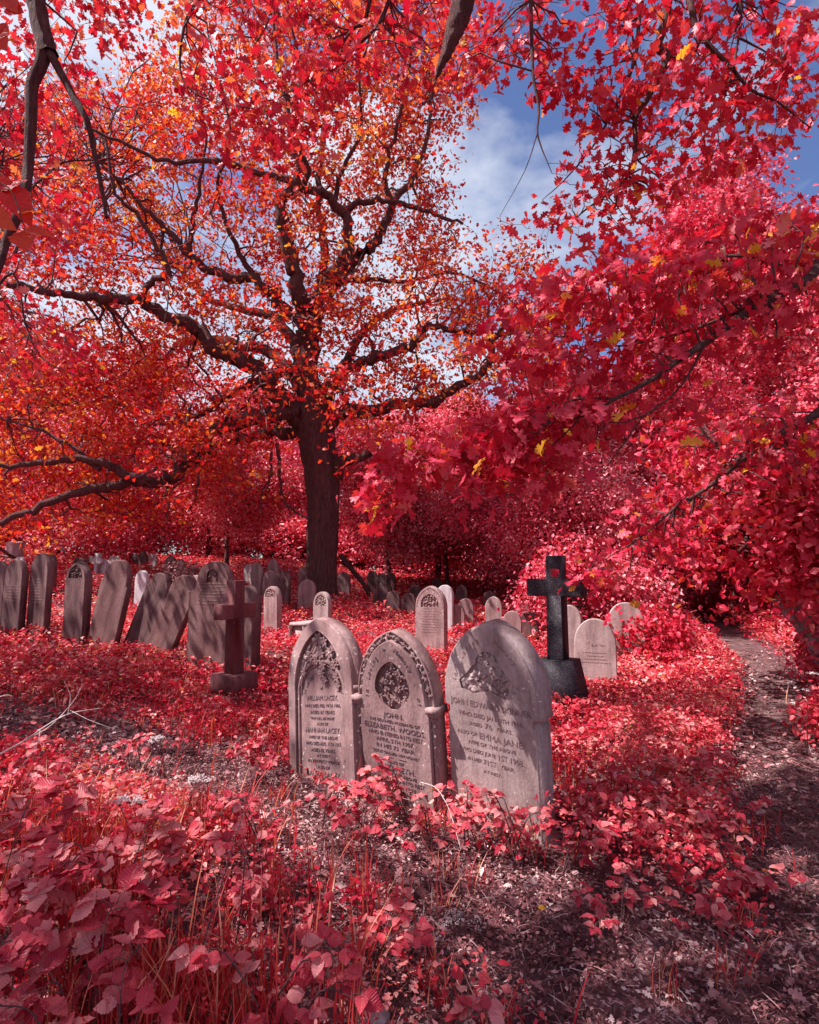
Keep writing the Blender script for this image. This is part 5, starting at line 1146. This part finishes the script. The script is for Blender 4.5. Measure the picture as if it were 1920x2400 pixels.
for a in [(at(395, 1735, 3.7), .0, 'white flower umbels beyond the bare trail, highest at left'), (at(330, 1868, 2.8), .0, 'white flower heads low at left, beside the trail'), (at(440, 1810, 3.1), 0, 'scattered white umbels just behind the low grass at left'),
          (at(1880, 1590, 4.8), 0, 'white flowers on the right bank of the path'), (at(1650, 1545, 7.5), 0, 'tiny white flowers at the left edge of the path, far along'), (at(1095, 2190, 2.35), 0, 'pale dried flower heads on the bare ground at bottom centre')]:
    p = a[0]; umbel(p.x, p.y, max(.06, p.z - gz1(p.x, p.y)), a[2], int(p.x * 100), .005 if 'dried' in a[2] else .011)
# pale dead branch
def stick(name, label, cat, polys, mat='pale_twig', base=None):
    b = np.array(base if base is not None else polys[0][0][0]); 
    ob = tube_obj(name, [(lambda d: (d[0] - b, d[1]))(dense(np.array(p), np.linspace(r0, r1, len(p)), 4, .002)) for p, r0, r1 in polys], M[mat], None, 6); ob.location = b; return tag(ob, label, cat)
A = lambda *q: np.array(at(*q))
stick('dead_branch', 'pale bare dead branch with forked twigs lying in the grass at left', 'branch',
   [([A(-60, 1800, 3.2), A(50, 1740, 3.3), A(110, 1700, 3.3), A(165, 1672, 3.4), A(235, 1660, 3.5)], .006, .002), ([A(60, 1735, 3.3), A(120, 1700, 3.35), A(175, 1640, 3.4), A(195, 1600, 3.4)], .004, .001),
    ([A(160, 1672, 3.4), A(165, 1630, 3.4), A(150, 1595, 3.4)], .003, .001), ([A(165, 1665, 3.4), A(215, 1690, 3.3), A(265, 1707, 3.3)], .002, .0008), ([A(95, 1710, 3.3), A(85, 1750, 3.2), A(40, 1810, 3.1)], .003, .001), ([A(-40, 1650, 3.4), A(10, 1630, 3.4), A(30, 1632, 3.4)], .003, .001)])
stick('bramble_cane', 'thin pale arching cane in front of the middle headstone', 'stem', [([A(985, 1833, 3.0), A(1020, 1845, 2.95), A(1045, 1880, 2.9), A(1062, 1925, 2.85), A(1080, 1990, 2.8)], .0018, .0018)])
stick('leaning_branch', 'dark thick branch leaning on the ground just right of the oak trunk', 'branch', [([A(798, 1300, 17), A(825, 1335, 17), A(850, 1365, 17), A(868, 1400, 17)], .09, .06)], 'bark')
stick('fallen_stick', 'thick fallen stick lying on the ground in the shade at bottom right', 'stick', [([np.array([1.0, 2.25, .03]), np.array([1.12, 2.27, .04]), np.array([1.28, 2.24, .03])], .010, .006)], 'twig')
stick('fallen_stick', 'pale straight stick lying across the bare ground at centre bottom', 'stick', [([np.array([-.15, 2.76, .035]), np.array([-.04, 2.78, .045]), np.array([.10, 2.76, .038])], .003, .002)])
def rock(x, y, r, label, seed):
    import bmesh
    bm = bmesh.new(); bmesh.ops.create_icosphere(bm, subdivisions=4, radius=r)
    for v in bm.verts:
        n_ = noise.noise(v.co * (1.6 / r) + Vector((seed, 0, 0))) * .28 + noise.noise(v.co * (5 / r)) * .07; v.co *= 1 + n_; v.co.z *= .62
    for f in bm.faces: f.smooth = True
    me = bpy.data.meshes.new('rock'); bm.to_mesh(me); bm.free(); o = link('rock', me, M['rock']); o.location = (x, y, gz1(x, y) + r * .2); tag(o, label, 'rock')
p = at(882, 2385, 2.02); rock(-.118, 1.98, .055, 'rounded grey rock at the bottom edge of the picture', 1)
rock(.20, 2.52, .022, 'small pale pebble on the bare ground below the front headstones', 2); rock(-.02, 2.6, .02, 'small dark pebble on the bare ground at bottom centre', 5)
g = leaves('fallen_leaf', OVATE, [(0, 0, 0)], np.array([[0, -.3, 1.]]), np.array([[1., .2, 0]]), [.032], M['yellow']); p = at(1262, 2140, 2.5); g.location = (p.x, p.y, gz1(p.x, p.y) + .05); tag(g, 'single bright yellow fallen leaf on the bare ground', 'leaf')
for k_ in range(4):
    if k_ not in used: raise SystemExit('unused proto')
